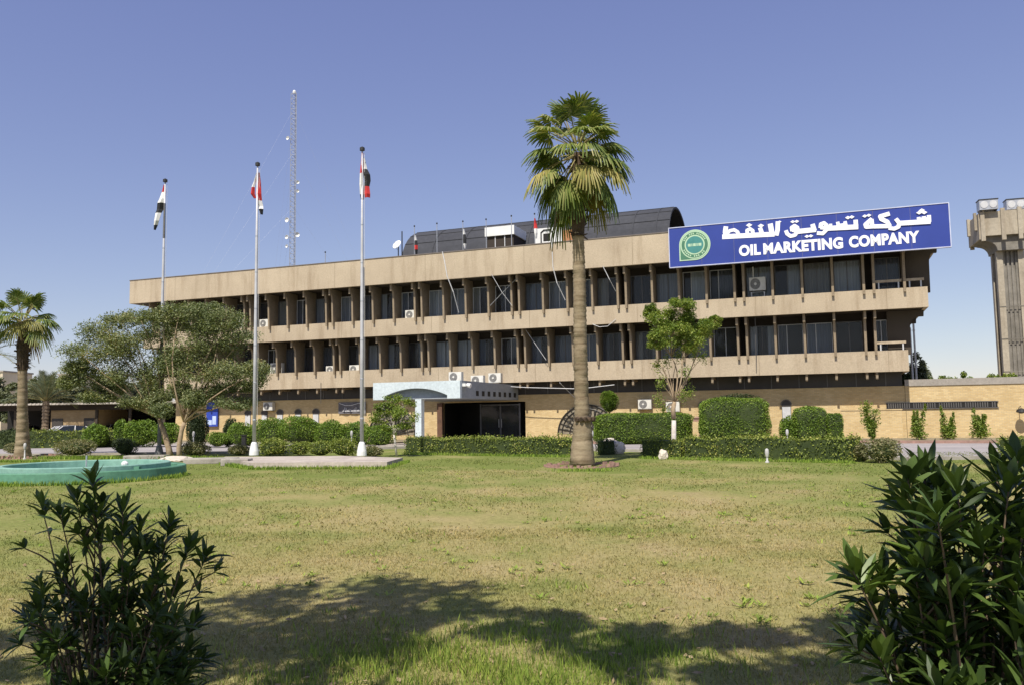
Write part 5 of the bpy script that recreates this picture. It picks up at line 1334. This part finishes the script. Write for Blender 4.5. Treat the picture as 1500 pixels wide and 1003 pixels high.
def paint(nm, c):
    mt, nt, b = nodes_of(nm); v = coord(nt)
    nt.links.new(ramp(nt, noise(nt, v, 2, 3), [(0.35, c), (0.7, tuple(x * .9 for x in c))]), b.inputs['Base Color']); b.inputs['Roughness'].default_value = .35; b.inputs['Coat Weight'].default_value = .5; return mt
PW, PS, PD, PR = paint('white_car_paint', (.8, .8, .78)), paint('silver_car_paint', (.42, .43, .44)), paint('dark_car_paint', (.06, .065, .075)), paint('grey_car_paint', (.2, .21, .22))
def carat(px, D_, rz, pt, lab, sc=1.0): q = at(px, 640, D_); car((q.x, D_, 0), rz, pt, lab, sc)
carat(112, 60.5, R(38), PW, 'white saloon parked in the open before the tan brick room')
carat(92, 63.5, R(215), PW, 'second white car partly behind the first, nose to the left')
carat(164, 75, R(80), PS, 'silver car in the dark bay right of the tan brick room', 1.0)
carat(208, 75, R(95), PD, 'dark car in the middle of the dark shelter bay')
carat(248, 74, R(88), PR, 'grey car at the right end of the dark shelter bay')
carat(40, 75, R(92), PD, 'dark car in the shelter bay left of the brick room')
for (pa, pb, pt, D_, lab) in ((-40, 2, 545, 130, 'cream house glimpsed at the left photo edge above the trees'), (84, 99, 549, 130, 'cream block glimpsed between date palm and spreading tree'), (120, 150, 552, 140, 'cream house mostly hidden behind the spreading tree'), (1499, 1545, 530, 120, 'white building at the right photo edge beyond the tower')):
    a, c = at(pa, 600, D_), at(pb, 600, D_); t = thing('distant_house', (a.x, D_, 0), lab, 'house', 'houses far beyond the trees'); W_ = c.x - a.x; H_ = at(pa, pt, D_).z
    dp = 8 if pa < 1000 else 1.5; b = MB(); b.box(0, W_, 0, dp, 0, H_); b.build('wall', mat('cream_render', (0.70, 0.62, 0.46), (0.6, 0.52, 0.38), .3, .9), t)
    b = MB(); b.box(-.15, W_ + .15, -.15, dp + .15, H_, H_ + .25); b.build('roof', M_KERB, t)
    for k in range(max(1, int(W_ / 2))):
        b = MB(); b.box(.5 + k * 2, 1.2 + k * 2, -.03, .0, H_ - 2.2, H_ - 1.0); b.build('window', M_CLER, t)

# ================================================================== POOL
pc = Vector((at(126, 690, 25.8).x, 25.8, 0))
pool = thing('round_pool', pc, 'round empty two-ring garden pool painted sea green', 'pool')
b = MB(); b.lathe([(2.62, .0), (2.62, .31), (2.64, .33), (2.86, .34), (2.88, .31), (2.90, -.02)], 64); b.build('outer_ring', M_POOL, pool)
b = MB(); b.lathe([(2.20, .05), (2.20, .43), (2.22, .45), (2.40, .45), (2.42, .43), (2.42, .0)], 64); b.build('inner_ring', M_POOLIN, pool)
b = MB(); b.lathe([(0.01, .06), (2.2, .06)], 48); b.lathe([(2.42, .22), (2.62, .22)], 48); b.build('basin_floor', M_POOLIN, pool)
b = MB(); b.tube([(-.15, .3, .05), (-.15, .3, .68)], .025, 6); b.lathe([(.01, .05), (.28, .05), (.26, .16), (.06, .2), (.04, .3)], 16, (-.15, .3)); b.build('fountain_pipe', M_STEEL, pool)
b = MB(); b.lathe([(.01, 0), (.09, .0), (.10, .10), (.05, .16), (.01, .17)], 12); o = b.build('pool_lamp', M_FWHITE, pool); o.location = (1.75, -1.2, .16 + .24)
b = MB(); b.box(1.5, 2.2, -1.28, -1.12, .3, .40); b.build('pipe_cover', M_POOL, pool)

# ================================================================== SMALL THINGS
M_LAMP = mat('weathered_white', (0.55, 0.54, 0.52), (0.38, 0.37, 0.36), 6, .8)
def lamp(px, pb, pt, label, D_=None, r=.062):
    D_ = D_ or gp(px, pb).y; b0 = Vector((at(px, pb, D_).x, D_, 0)); H_ = max(.35, at(px, pt, D_).z)
    t = thing('garden_lamp', b0, label, 'lamp', 'small white garden lamps')
    b = MB(); b.lathe([(.07, 0), (.07, .04), (.035, .06), (.03, H_ - .30)], 12); b.build('post', M_LAMP, t, smooth=True)
    b = MB(); b.lathe([(.04, H_ - .30), (r * .9, H_ - .27), (r * 1.15, H_ - .15), (r * .95, H_ - .04), (.02, H_)], 14); b.build('lamp_shade', M_LAMP, t, smooth=True)
lamp(283, 662, 631, 'white garden lamp on a post right of the spreading trees')
lamp(515, 661, 630, 'white garden lamp left of the third flagpole')
lamp(868, 660, 630, 'white garden lamp partly behind the tall palm trunk')
lamp(1124, 677, 656, 'low white garden lamp standing before the long right hedge')
lamp(1154, 655, 628, 'white garden lamp rising behind the long right hedge')
lamp(36, 672, 648, 'small white lamp at the foot of the left palm')
def boulder(px, py, w_, h_, label, seed):
    D_ = gp(px, py).y; r_ = random.Random(seed); bm = bmesh.new(); bmesh.ops.create_icosphere(bm, subdivisions=4, radius=1)
    k = ppm(D_); W_, H_ = w_ * k / 2, h_ * k
    from mathutils import noise as mn
    for v in bm.verts:
        n_ = v.co.normalized(); f = 1 + .28 * mn.noise(n_ * 1.6 + Vector((seed, 0, 0))) + .10 * mn.noise(n_ * 5)
        c = n_ * f; v.co = Vector((c.x * W_, c.y * W_ * .8, max(-.05, c.z * H_ * .62 + H_ * .34)))
    me = bpy.data.meshes.new('boulder'); bm.to_mesh(me); bm.free(); me.materials.append(M_ROCK)
    o = bpy.data.objects.new('boulder', me); COL.objects.link(o); o.location = gp(px, py); tag(o, label, 'rock')
boulder(895, 664, 38, 22, 'pale rounded boulder between the tall palm and the long hedge', 4)
boulder(972, 672, 14, 15, 'small grey stone at the hedge foot below the young tree', 9)
boulder(258, 675, 46, 8, 'flat dark stone beside the spreading tree trunks', 5)
for (px, py, w_, h_, dd, lab, mt) in ((310, 678, 74, 8, .7, 'long rough kerb block lying left of the flagpole platform', M_KERB), (347, 681, 40, 10, .6, 'pale concrete block at the left corner of the flagpole platform', M_KERB), (215, 672, 60, 6, .6, 'low kerb block behind the round pool', M_KERB)):
    q = gp(px, py); k = ppm(q.y); b = MB(); W_ = w_ * k / 2; H_ = h_ * k; r_ = random.Random(px)
    n = 6; ps2 = [(-W_ + 2 * W_ * i / n, -dd / 2 + r_.uniform(-.05, .05)) for i in range(n + 1)] + [(W_ - 2 * W_ * i / n, dd / 2) for i in range(n + 1)]
    b.prism(ps2, 'z', -.02, H_); o = b.build('kerb_block', mt, loc=q); tag(o, lab, 'kerb block'); bv = o.modifiers.new('b', 'BEVEL'); bv.width = .04; bv.segments = 2
# dark post and pillar
q = gp(357, 661); b = MB(); b.box(-.1, .1, -.1, .1, 0, .85); b.box(-.13, .13, -.13, .13, .85, .9); o = b.build('dark_post', M_DARK, loc=q); tag(o, 'short dark square post on the drive edge left of the second flagpole', 'post')
D_ = 46.8
q = at(1021, 643, D_); q.z = .1; H_ = at(1021, 613, D_).z
t = thing('brick_pillar', q, 'stubby yellow brick pillar between the box hedge and the biggest bush', 'pillar', rz=ROTB)
b = MB(); b.box(-.22, .22, 0, .44, 0, H_ - .25); b.build('shaft', M_BRICK, t)
b = MB(); b.box(-.18, .18, .04, .40, H_ - .25, H_ - .12); b.lathe([(.12, H_ - .12), (.2, H_ - .05), (.01, H_ + .05)], 10, (0, .22)); b.build('cap', M_PINK, t)

# ================================================================== FOREGROUND BUSHES
def lance(P_, d, ln, wd, r_, V):
    """one lance-shaped leaf: folded blade, curved back at the tip; six quads stored as separate polygons"""
    d = Vector(d).normalized(); s = d.cross(Vector((r_.uniform(-.3, .3), r_.uniform(-.3, .3), 1)))
    s = s.normalized() if s.length > .05 else Vector((1, 0, 0)); n = s.cross(d)
    fold = r_.uniform(.15, .6); curl = r_.uniform(-.05, .32)
    secs = []
    for f, w_ in ((0, .06), (.22, .62), (.48, 1.0), (.76, .70), (1.0, .02)):
        c = Vector(P_) + d * ln * f - n * 0 + Vector((0, 0, -1)) * curl * ln * f * f
        w2 = wd / 2 * w_
        secs.append((c - s * w2 + n * w2 * fold, c, c + s * w2 + n * w2 * fold))
    for a, c in zip(secs, secs[1:]): V.append((a[0], a[1], c[1], c[0])); V.append((a[1], a[2], c[2], c[1]))
class LeafMesh:
    def __init__(s): s.v = []; s.f = []
    def leaf(s, P_, d, ln, wd, r_):
        V = []; lance(P_, d, ln, wd, r_, V)
        o = len(s.v); idx = {}
        for q in V:
            f = []
            for p in q:
                k = (round(p.x, 5), round(p.y, 5), round(p.z, 5))
                if k not in idx: idx[k] = len(s.v); s.v.append(k)
                f.append(idx[k])
            s.f.append(tuple(f))
def lance_bush(label, base, tips, ln, wd, seed, whorl=(11, 15), reach=.30):
    r_ = random.Random(seed); t = thing('leafy_bush', base, label, 'bush', 'dark leafy bushes in the foreground')
    st = MB(); lm = LeafMesh(); base = Vector(base)
    for tip in tips:
        tip = Vector(tip) - base; root = Vector((tip.x * .22 + r_.uniform(-.08, .08), tip.y * .22 + r_.uniform(-.08, .08), 0))
        L = tip.length; mid = root.lerp(tip, .55) + Vector((-tip.x * .10, -tip.y * .10, .06 * L))
        pts = []
        for i in range(9):
            f = i / 8; pts.append(root * (1 - f) ** 2 + mid * 2 * f * (1 - f) + tip * f * f)
        st.tube(pts, [(.0075 - .005 * i / 8) * (ln / .13) ** .5 for i in range(9)], 6)
        ax = (pts[-1] - pts[-2]).normalized()
        side = ax.orthogonal().normalized(); oth = ax.cross(side)
        n = r_.randint(*whorl); a0 = r_.uniform(0, 6.28)
        for i in range(n):     # crowded whorl at the shoot tip
            f = i / n; a = a0 + i * 2.4; back = reach * f ** 1.3
            sp_ = R(r_.uniform(12, 30) + 48 * f); o_ = side * math.cos(a) + oth * math.sin(a)
            lm.leaf(pts[-1] - ax * back * ln * 2.2, ax * math.cos(sp_) + o_ * math.sin(sp_), ln * r_.uniform(.72, 1.1) * (.75 + .35 * min(1, f * 2)), wd * r_.uniform(.8, 1.1), r_)
        for i in range(r_.randint(10, 17)):   # leaves lower down the shoot
            q = 7.6 - 4.6 * r_.random() ** 1.4; j = int(q); p = pts[j].lerp(pts[j + 1], q - j); a = r_.uniform(0, 6.28)
            o_ = side * math.cos(a) + oth * math.sin(a); lm.leaf(p, ax * r_.uniform(.5, 1.1) + o_ * r_.uniform(.6, 1.0), ln * r_.uniform(.6, 1.0), wd * r_.uniform(.7, 1.0), r_)
        for i in range(r_.randint(1, 2)):   # side shoots
            q = r_.uniform(4.5, 6.8); j = int(q); p = pts[j].lerp(pts[j + 1], q - j); a = r_.uniform(0, 6.28)
            o_ = side * math.cos(a) + oth * math.sin(a); e = p + (ax * .7 + o_ * .6) * ln * r_.uniform(.8, 1.5); st.tube([p, p.lerp(e, .5) + Vector((0, 0, .01)), e], [.005, .004, .003], 5)
            d2 = (e - p).normalized(); s2 = d2.orthogonal().normalized(); o2 = d2.cross(s2)
            for k in range(8):
                a = k * 2.4; sp_ = R(r_.uniform(15, 65)); lm.leaf(e, d2 * math.cos(sp_) + (s2 * math.cos(a) + o2 * math.sin(a)) * math.sin(sp_), ln * r_.uniform(.55, .9), wd * .85, r_)
    st.build('stems', M_STEM, t, smooth=True)
    me = bpy.data.meshes.new('foliage'); me.from_pydata(lm.v, [], lm.f); me.materials.append(L_FGBUSH); me.update()
    o = bpy.data.objects.new('foliage', me); COL.objects.link(o); o.parent = t; return t
r_ = random.Random(77)
DL = 4.15
tipsL = [at(x, y, DL + dd) for x, y, dd in ((136, 700, 0), (60, 738, .1), (88, 752, -.05), (112, 728, .05), (150, 738, .1), (180, 745, -.1), (140, 752, 0), (205, 772, .1), (178, 770, 0), (250, 765, 0), (278, 800, -.05), (304, 812, 0),
     (235, 800, .1), (200, 800, .05), (92, 826, 0), (58, 855, -.1), (100, 865, .1), (150, 838, .05), (190, 838, -.1), (215, 872, 0), (262, 862, .1), (230, 835, -.05), (50, 905, .05), (125, 880, -.1), (165, 885, .1))]
for i in range(52):
    x = r_.uniform(35, 290); y = r_.uniform(868, 1040) + abs(x - 160) * .15
    tipsL.append(at(x, y, DL + r_.uniform(-.45, .45)))
lance_bush('dark leafy bush with upright pointed shoots at the lower left', (at(165, 1000, DL).x, DL, 0), tipsL, .128, .031, 5)
DR = 3.1
tipsR = [at(x, y, DR + dd) for x, y, dd in ((1248, 832, 0), (1262, 850, .1), (1290, 838, .1), (1330, 700, 0), (1352, 690, .1), (1340, 750, -.1), (1375, 715, .05), (1402, 715, -.05), (1330, 790, .1), (1370, 780, 0), (1340, 830, -.1), (1400, 760, .1),
     (1428, 730, .1), (1462, 690, .1), (1490, 675, 0), (1478, 712, -.1), (1515, 690, .1), (1440, 790, -.1), (1470, 760, 0), (1500, 770, -.1), (1380, 850, .1), (1420, 850, -.1), (1300, 925, .1), (1340, 915, 0), (1285, 955, 0), (1320, 985, .1))]
for i in range(66):
    x = r_.uniform(1350, 1640); y = r_.uniform(740, 1120) + max(0, 1380 - x) * 1.2
    tipsR.append(at(x, y, DR + r_.uniform(-.4, .5)))
lance_bush('big dark leafy bush with long pointed leaves at the lower right', (at(1450, 1000, DR).x, DR + .1, 0), tipsR, .168, .040, 6)

# ================================================================== TREES BEHIND THE CAMERA (their shade falls on the lawn)
S2 = Vector((math.sin(SUN_AZ), math.cos(SUN_AZ), 0)) / math.tan(SUN_EL)
def shade(px, py, h, r): g = gp(px, py); return (g - S2 * h + Vector((0, 0, h)), r)
shadeL = [shade(330, 925, 7.6, .85), shade(420, 895, 7.9, 1.05), shade(520, 875, 7.6, 1.0), shade(625, 885, 8.0, .95), shade(700, 905, 7.8, .7), shade(430, 960, 7.2, .85), shade(300, 1000, 7.0, .8), shade(560, 935, 7.4, .6), shade(200, 960, 7.2, .9), shade(60, 955, 7.4, .8),
          shade(-80, 960, 7.6, .9), shade(400, 1080, 7.0, .8), shade(180, 1100, 6.8, .9), shade(560, 1060, 7.2, .6), shade(0, 1100, 7, .9)]
shadeR = [shade(800, 915, 7.2, .45), shade(900, 935, 7.4, .6), shade(1000, 925, 7.4, .5), shade(1100, 960, 7.3, .7), shade(1240, 925, 7.6, .75), shade(1340, 930, 7.8, .85), shade(1450, 930, 7.6, .9), shade(1000, 1010, 6.8, .55), shade(1200, 1010, 7.0, .7), shade(1380, 1020, 6.8, .9),
          shade(1300, 1120, 6.6, .8), shade(900, 1090, 6.8, .4), shade(1500, 1080, 6.8, .9), shade(1600, 960, 7.4, .9)]
for nm, cl_, bx, lab in (('L', shadeL, Vector((-5.6, -3.2, 0)), 'broad tree behind the viewer shading the left part of the lawn'), ('R', shadeR, Vector((3.6, -3.6, 0)), 'broad tree behind the viewer shading the right part of the lawn')):
    c3 = [(c - bx, (r, r, r * .55), 0) for c, r in cl_]
    # crown part over the bushes and the viewer
    for i in range(20):
        a = rnd.uniform(0, 6.28); q = rnd.uniform(.3, 3.0); c3.append((Vector((math.cos(a) * q + (1.2 if nm == 'L' else -.4), math.sin(a) * q * .8 + 1.6, rnd.uniform(5.6, 7.6))), (1.0, 1.0, .6), 0))
    tree('shade_tree', bx, [[((0, 0, 0), .28), ((.1, 0, 1.6), .22), ((0, .3, 3.4), .18)]], c3, .17, 620, L_HEDGE, M_BARK, lab, group='shade trees behind the viewer', sub=7, subr=.5, twig=False, elong=1.8)

# ================================================================== GRASS
def grass(name, n, ylo, yhi, hmin, hmax, wid, mt, keep=None, seed=1, lean=.5, xr=None):
    r_ = np.random.RandomState(seed)
    y = (ylo + (yhi - ylo) * r_.rand(n) ** 1.15); x = (r_.rand(n) * 2 - 1) * (y * .8 + 1.0)
    if xr is not None: x = xr[0] + (xr[1] - xr[0]) * r_.rand(n)
    if keep is not None: m_ = keep(x, y, r_); x, y = x[m_], y[m_]
    n = len(x); h = hmin + (hmax - hmin) * r_.rand(n) ** 1.5; a = r_.rand(n) * 6.283; la = r_.rand(n) * 6.283; ll = h * lean * r_.rand(n) * 1.4
    w_ = wid * (.6 + .8 * r_.rand(n)) * (1 + y / 14)
    B = np.stack([x, y, np.zeros(n)], 1); S = np.stack([np.cos(a) * w_, np.sin(a) * w_, np.zeros(n)], 1)
    T = B + np.stack([np.cos(la) * ll, np.sin(la) * ll, h], 1); Mi = B + (T - B) * .5; Mi[:, 2] += h * .12
    V = np.stack([B - S, B + S, Mi + S * .8, T, Mi - S * .8], 1).reshape(-1, 3)
    o = quads(name, V, mt, k=5); return tag(o, kind='stuff')
def pn(x, y, s, ph): return np.sin(x * s + ph) * np.sin(y * s * 1.3 + ph * 2.1) + .6 * np.sin(x * s * 2.3 + y * s * 1.9 + ph * 3)
B_ = blademat('short_blade', 1.0); B_G = blademat('green_blade', 1.2, .7)
grass('short_grass', 230000, 4.6, 13, .012, .038, .0022, B_, lambda x, y, r: r.rand(len(x)) < .62 + .3 * pn(x, y, 1.1, 1), 1, 1.0)
grass('short_grass', 120000, 12, 34, .02, .045, .004, B_, lambda x, y, r: (r.rand(len(x)) < .5 + .4 * pn(x, y, .7, 2)) & ~((np.abs(x + 13.3) < 3) & (np.abs(y - 25.8) < 3)), 2, 1.0)
gx = lambda px, py: gp(px, py)
g1 = gx(720, 960)
grass('tall_grass', 42000, 4.7, 7.2, .03, .115, .0024, B_G, lambda x, y, r: r.rand(len(x)) < np.exp(-1.1 * (((x - g1.x + .1) / 1.3) ** 2 + ((y - g1.y + .35) / .95) ** 2)) * (.75 + .5 * pn(x, y, 3.4, 1)), 3, .5, (g1.x - 2.6, g1.x + 2.8))
grass('green_tuft', 60000, 6.5, 30, .03, .075, .004, B_G, lambda x, y, r: pn(x, y, 1.9, 4) + .5 * pn(x, y, 5.3, 1) > 1.32 + .25 * r.rand(len(x)), 4, .7)
def weeds(n, seed):
    r_ = np.random.RandomState(seed); V = []
    for i in range(n):
        y = 7 + 20 * r_.rand() ** 1.4; x = (r_.rand() * 2 - 1) * y * .6
        if pn(x, y, .8, 6) < .35 and r_.rand() < .85: continue
        if abs(x + 13.3) < 3.1 and abs(y - 25.8) < 3.1: continue
        k = r_.randint(6, 16); s = r_.uniform(.03, .095)
        for j in range(k):
            a = r_.rand() * 6.28; d = np.array([math.cos(a), math.sin(a), r_.uniform(.15, .8)]); sd_ = np.array([-math.sin(a), math.cos(a), 0]) * s * .16
            b0 = np.array([x, y, .01]) + r_.normal(size=3) * np.array([.03, .03, 0]); V += [b0, b0 + d * s * .5 + sd_, b0 + d * s, b0 + d * s * .5 - sd_]
    return V
o = quads('weed', np.array(weeds(900, 9)), B_G); tag(o, kind='stuff')
# fallen leaves and bits of dry litter
def litter(n, seed):
    r_ = np.random.RandomState(seed); y = 4.8 + 22 * r_.rand(n) ** 1.6; x = (r_.rand(n) * 2 - 1) * y * .62
    m_ = ~((np.abs(x + 13.3) < 3.1) & (np.abs(y - 25.8) < 3.1)); x, y = x[m_], y[m_]
    return leaf_quads(np.stack([x, y, np.full(len(x), .022)], 1), .06, .03, 2.0, .5)
o = quads('fallen_leaves', litter(1500, 4), mat('dry_leaf_litter', (0.40, 0.30, 0.17), (0.22, 0.15, 0.08), 9, .9)); tag(o, kind='stuff')

# added pale rods stand in for sunlit far side brackets at the corner
for (px, pt, lb) in ((1336.5, 480, 'added pale rod for a sunlit far bracket, closest to the office building end'), (1342, 474, 'added pale rod for a sunlit far bracket, just outside the first one')):
    D_ = 56; q = at(px, 545, D_); b = MB(); H_ = at(px, pt, D_).z; b.tube([(0, 0, 0), (0, 0, H_)], .07, 8)
    for z in (3.6, 5.4, 7.0): b.lathe([(.07, z), (.09, z + .02), (.09, z + .08), (.07, z + .1)], 8)
    o = b.build('lit_bracket_rod', M_FRAMEL, loc=(q.x, D_, 0)); tag(o, lb, 'pipe')

# uncut grass growing against kerbs, pool and trunks
def edge_grass(lines, per_m, seed):
    r_ = np.random.RandomState(seed); V = []
    for a, c, sp, hh_ in lines:
        a, c = Vector(a), Vector(c); n = int((c - a).length * per_m)
        for i in range(n):
            if r_.rand() < .35 * (1 + math.sin(i * .05 + seed)): continue
            p = a.lerp(c, r_.rand()) + Vector((r_.normal() * sp, -abs(r_.normal()) * sp, 0)); h = hh_ * r_.uniform(.35, 1.1); w_ = .006 * (1 + p.y / 20); an = r_.rand() * 3.14; d = Vector((math.cos(an) * w_, math.sin(an) * w_, 0)); t_ = p + Vector((r_.normal() * h * .3, r_.normal() * h * .3, h))
            V += [p - d, p + d, p.lerp(t_, .6) + d * .7, t_, p.lerp(t_, .6) - d * .7]
    o = quads('edge_grass', np.array([tuple(v) for v in V]), B_G, k=5); tag(o, kind='stuff')
circ = [(pc + Vector((2.95 * math.cos(a), 2.95 * math.sin(a), 0)), pc + Vector((2.95 * math.cos(a + .3), 2.95 * math.sin(a + .3), 0)), .06, .16) for a in [math.pi + i * .3 for i in range(11)]]
c0 = gp(853, 686)
edge_grass(circ + [(gp(325, 680), gp(368, 687), .08, .16), (gp(368, 687), gp(567, 686), .07, .15), (gp(567, 686), gp(598, 676), .06, .12), (gp(592, 665), gp(836, 669), .10, .14), (gp(938, 671), gp(1252, 678), .10, .14), (gp(820, 689), gp(885, 689), .2, .12), (gp(60, 671), gp(320, 672), .25, .2), (gp(0, 676), gp(70, 676), .2, .15)], 260, 3)
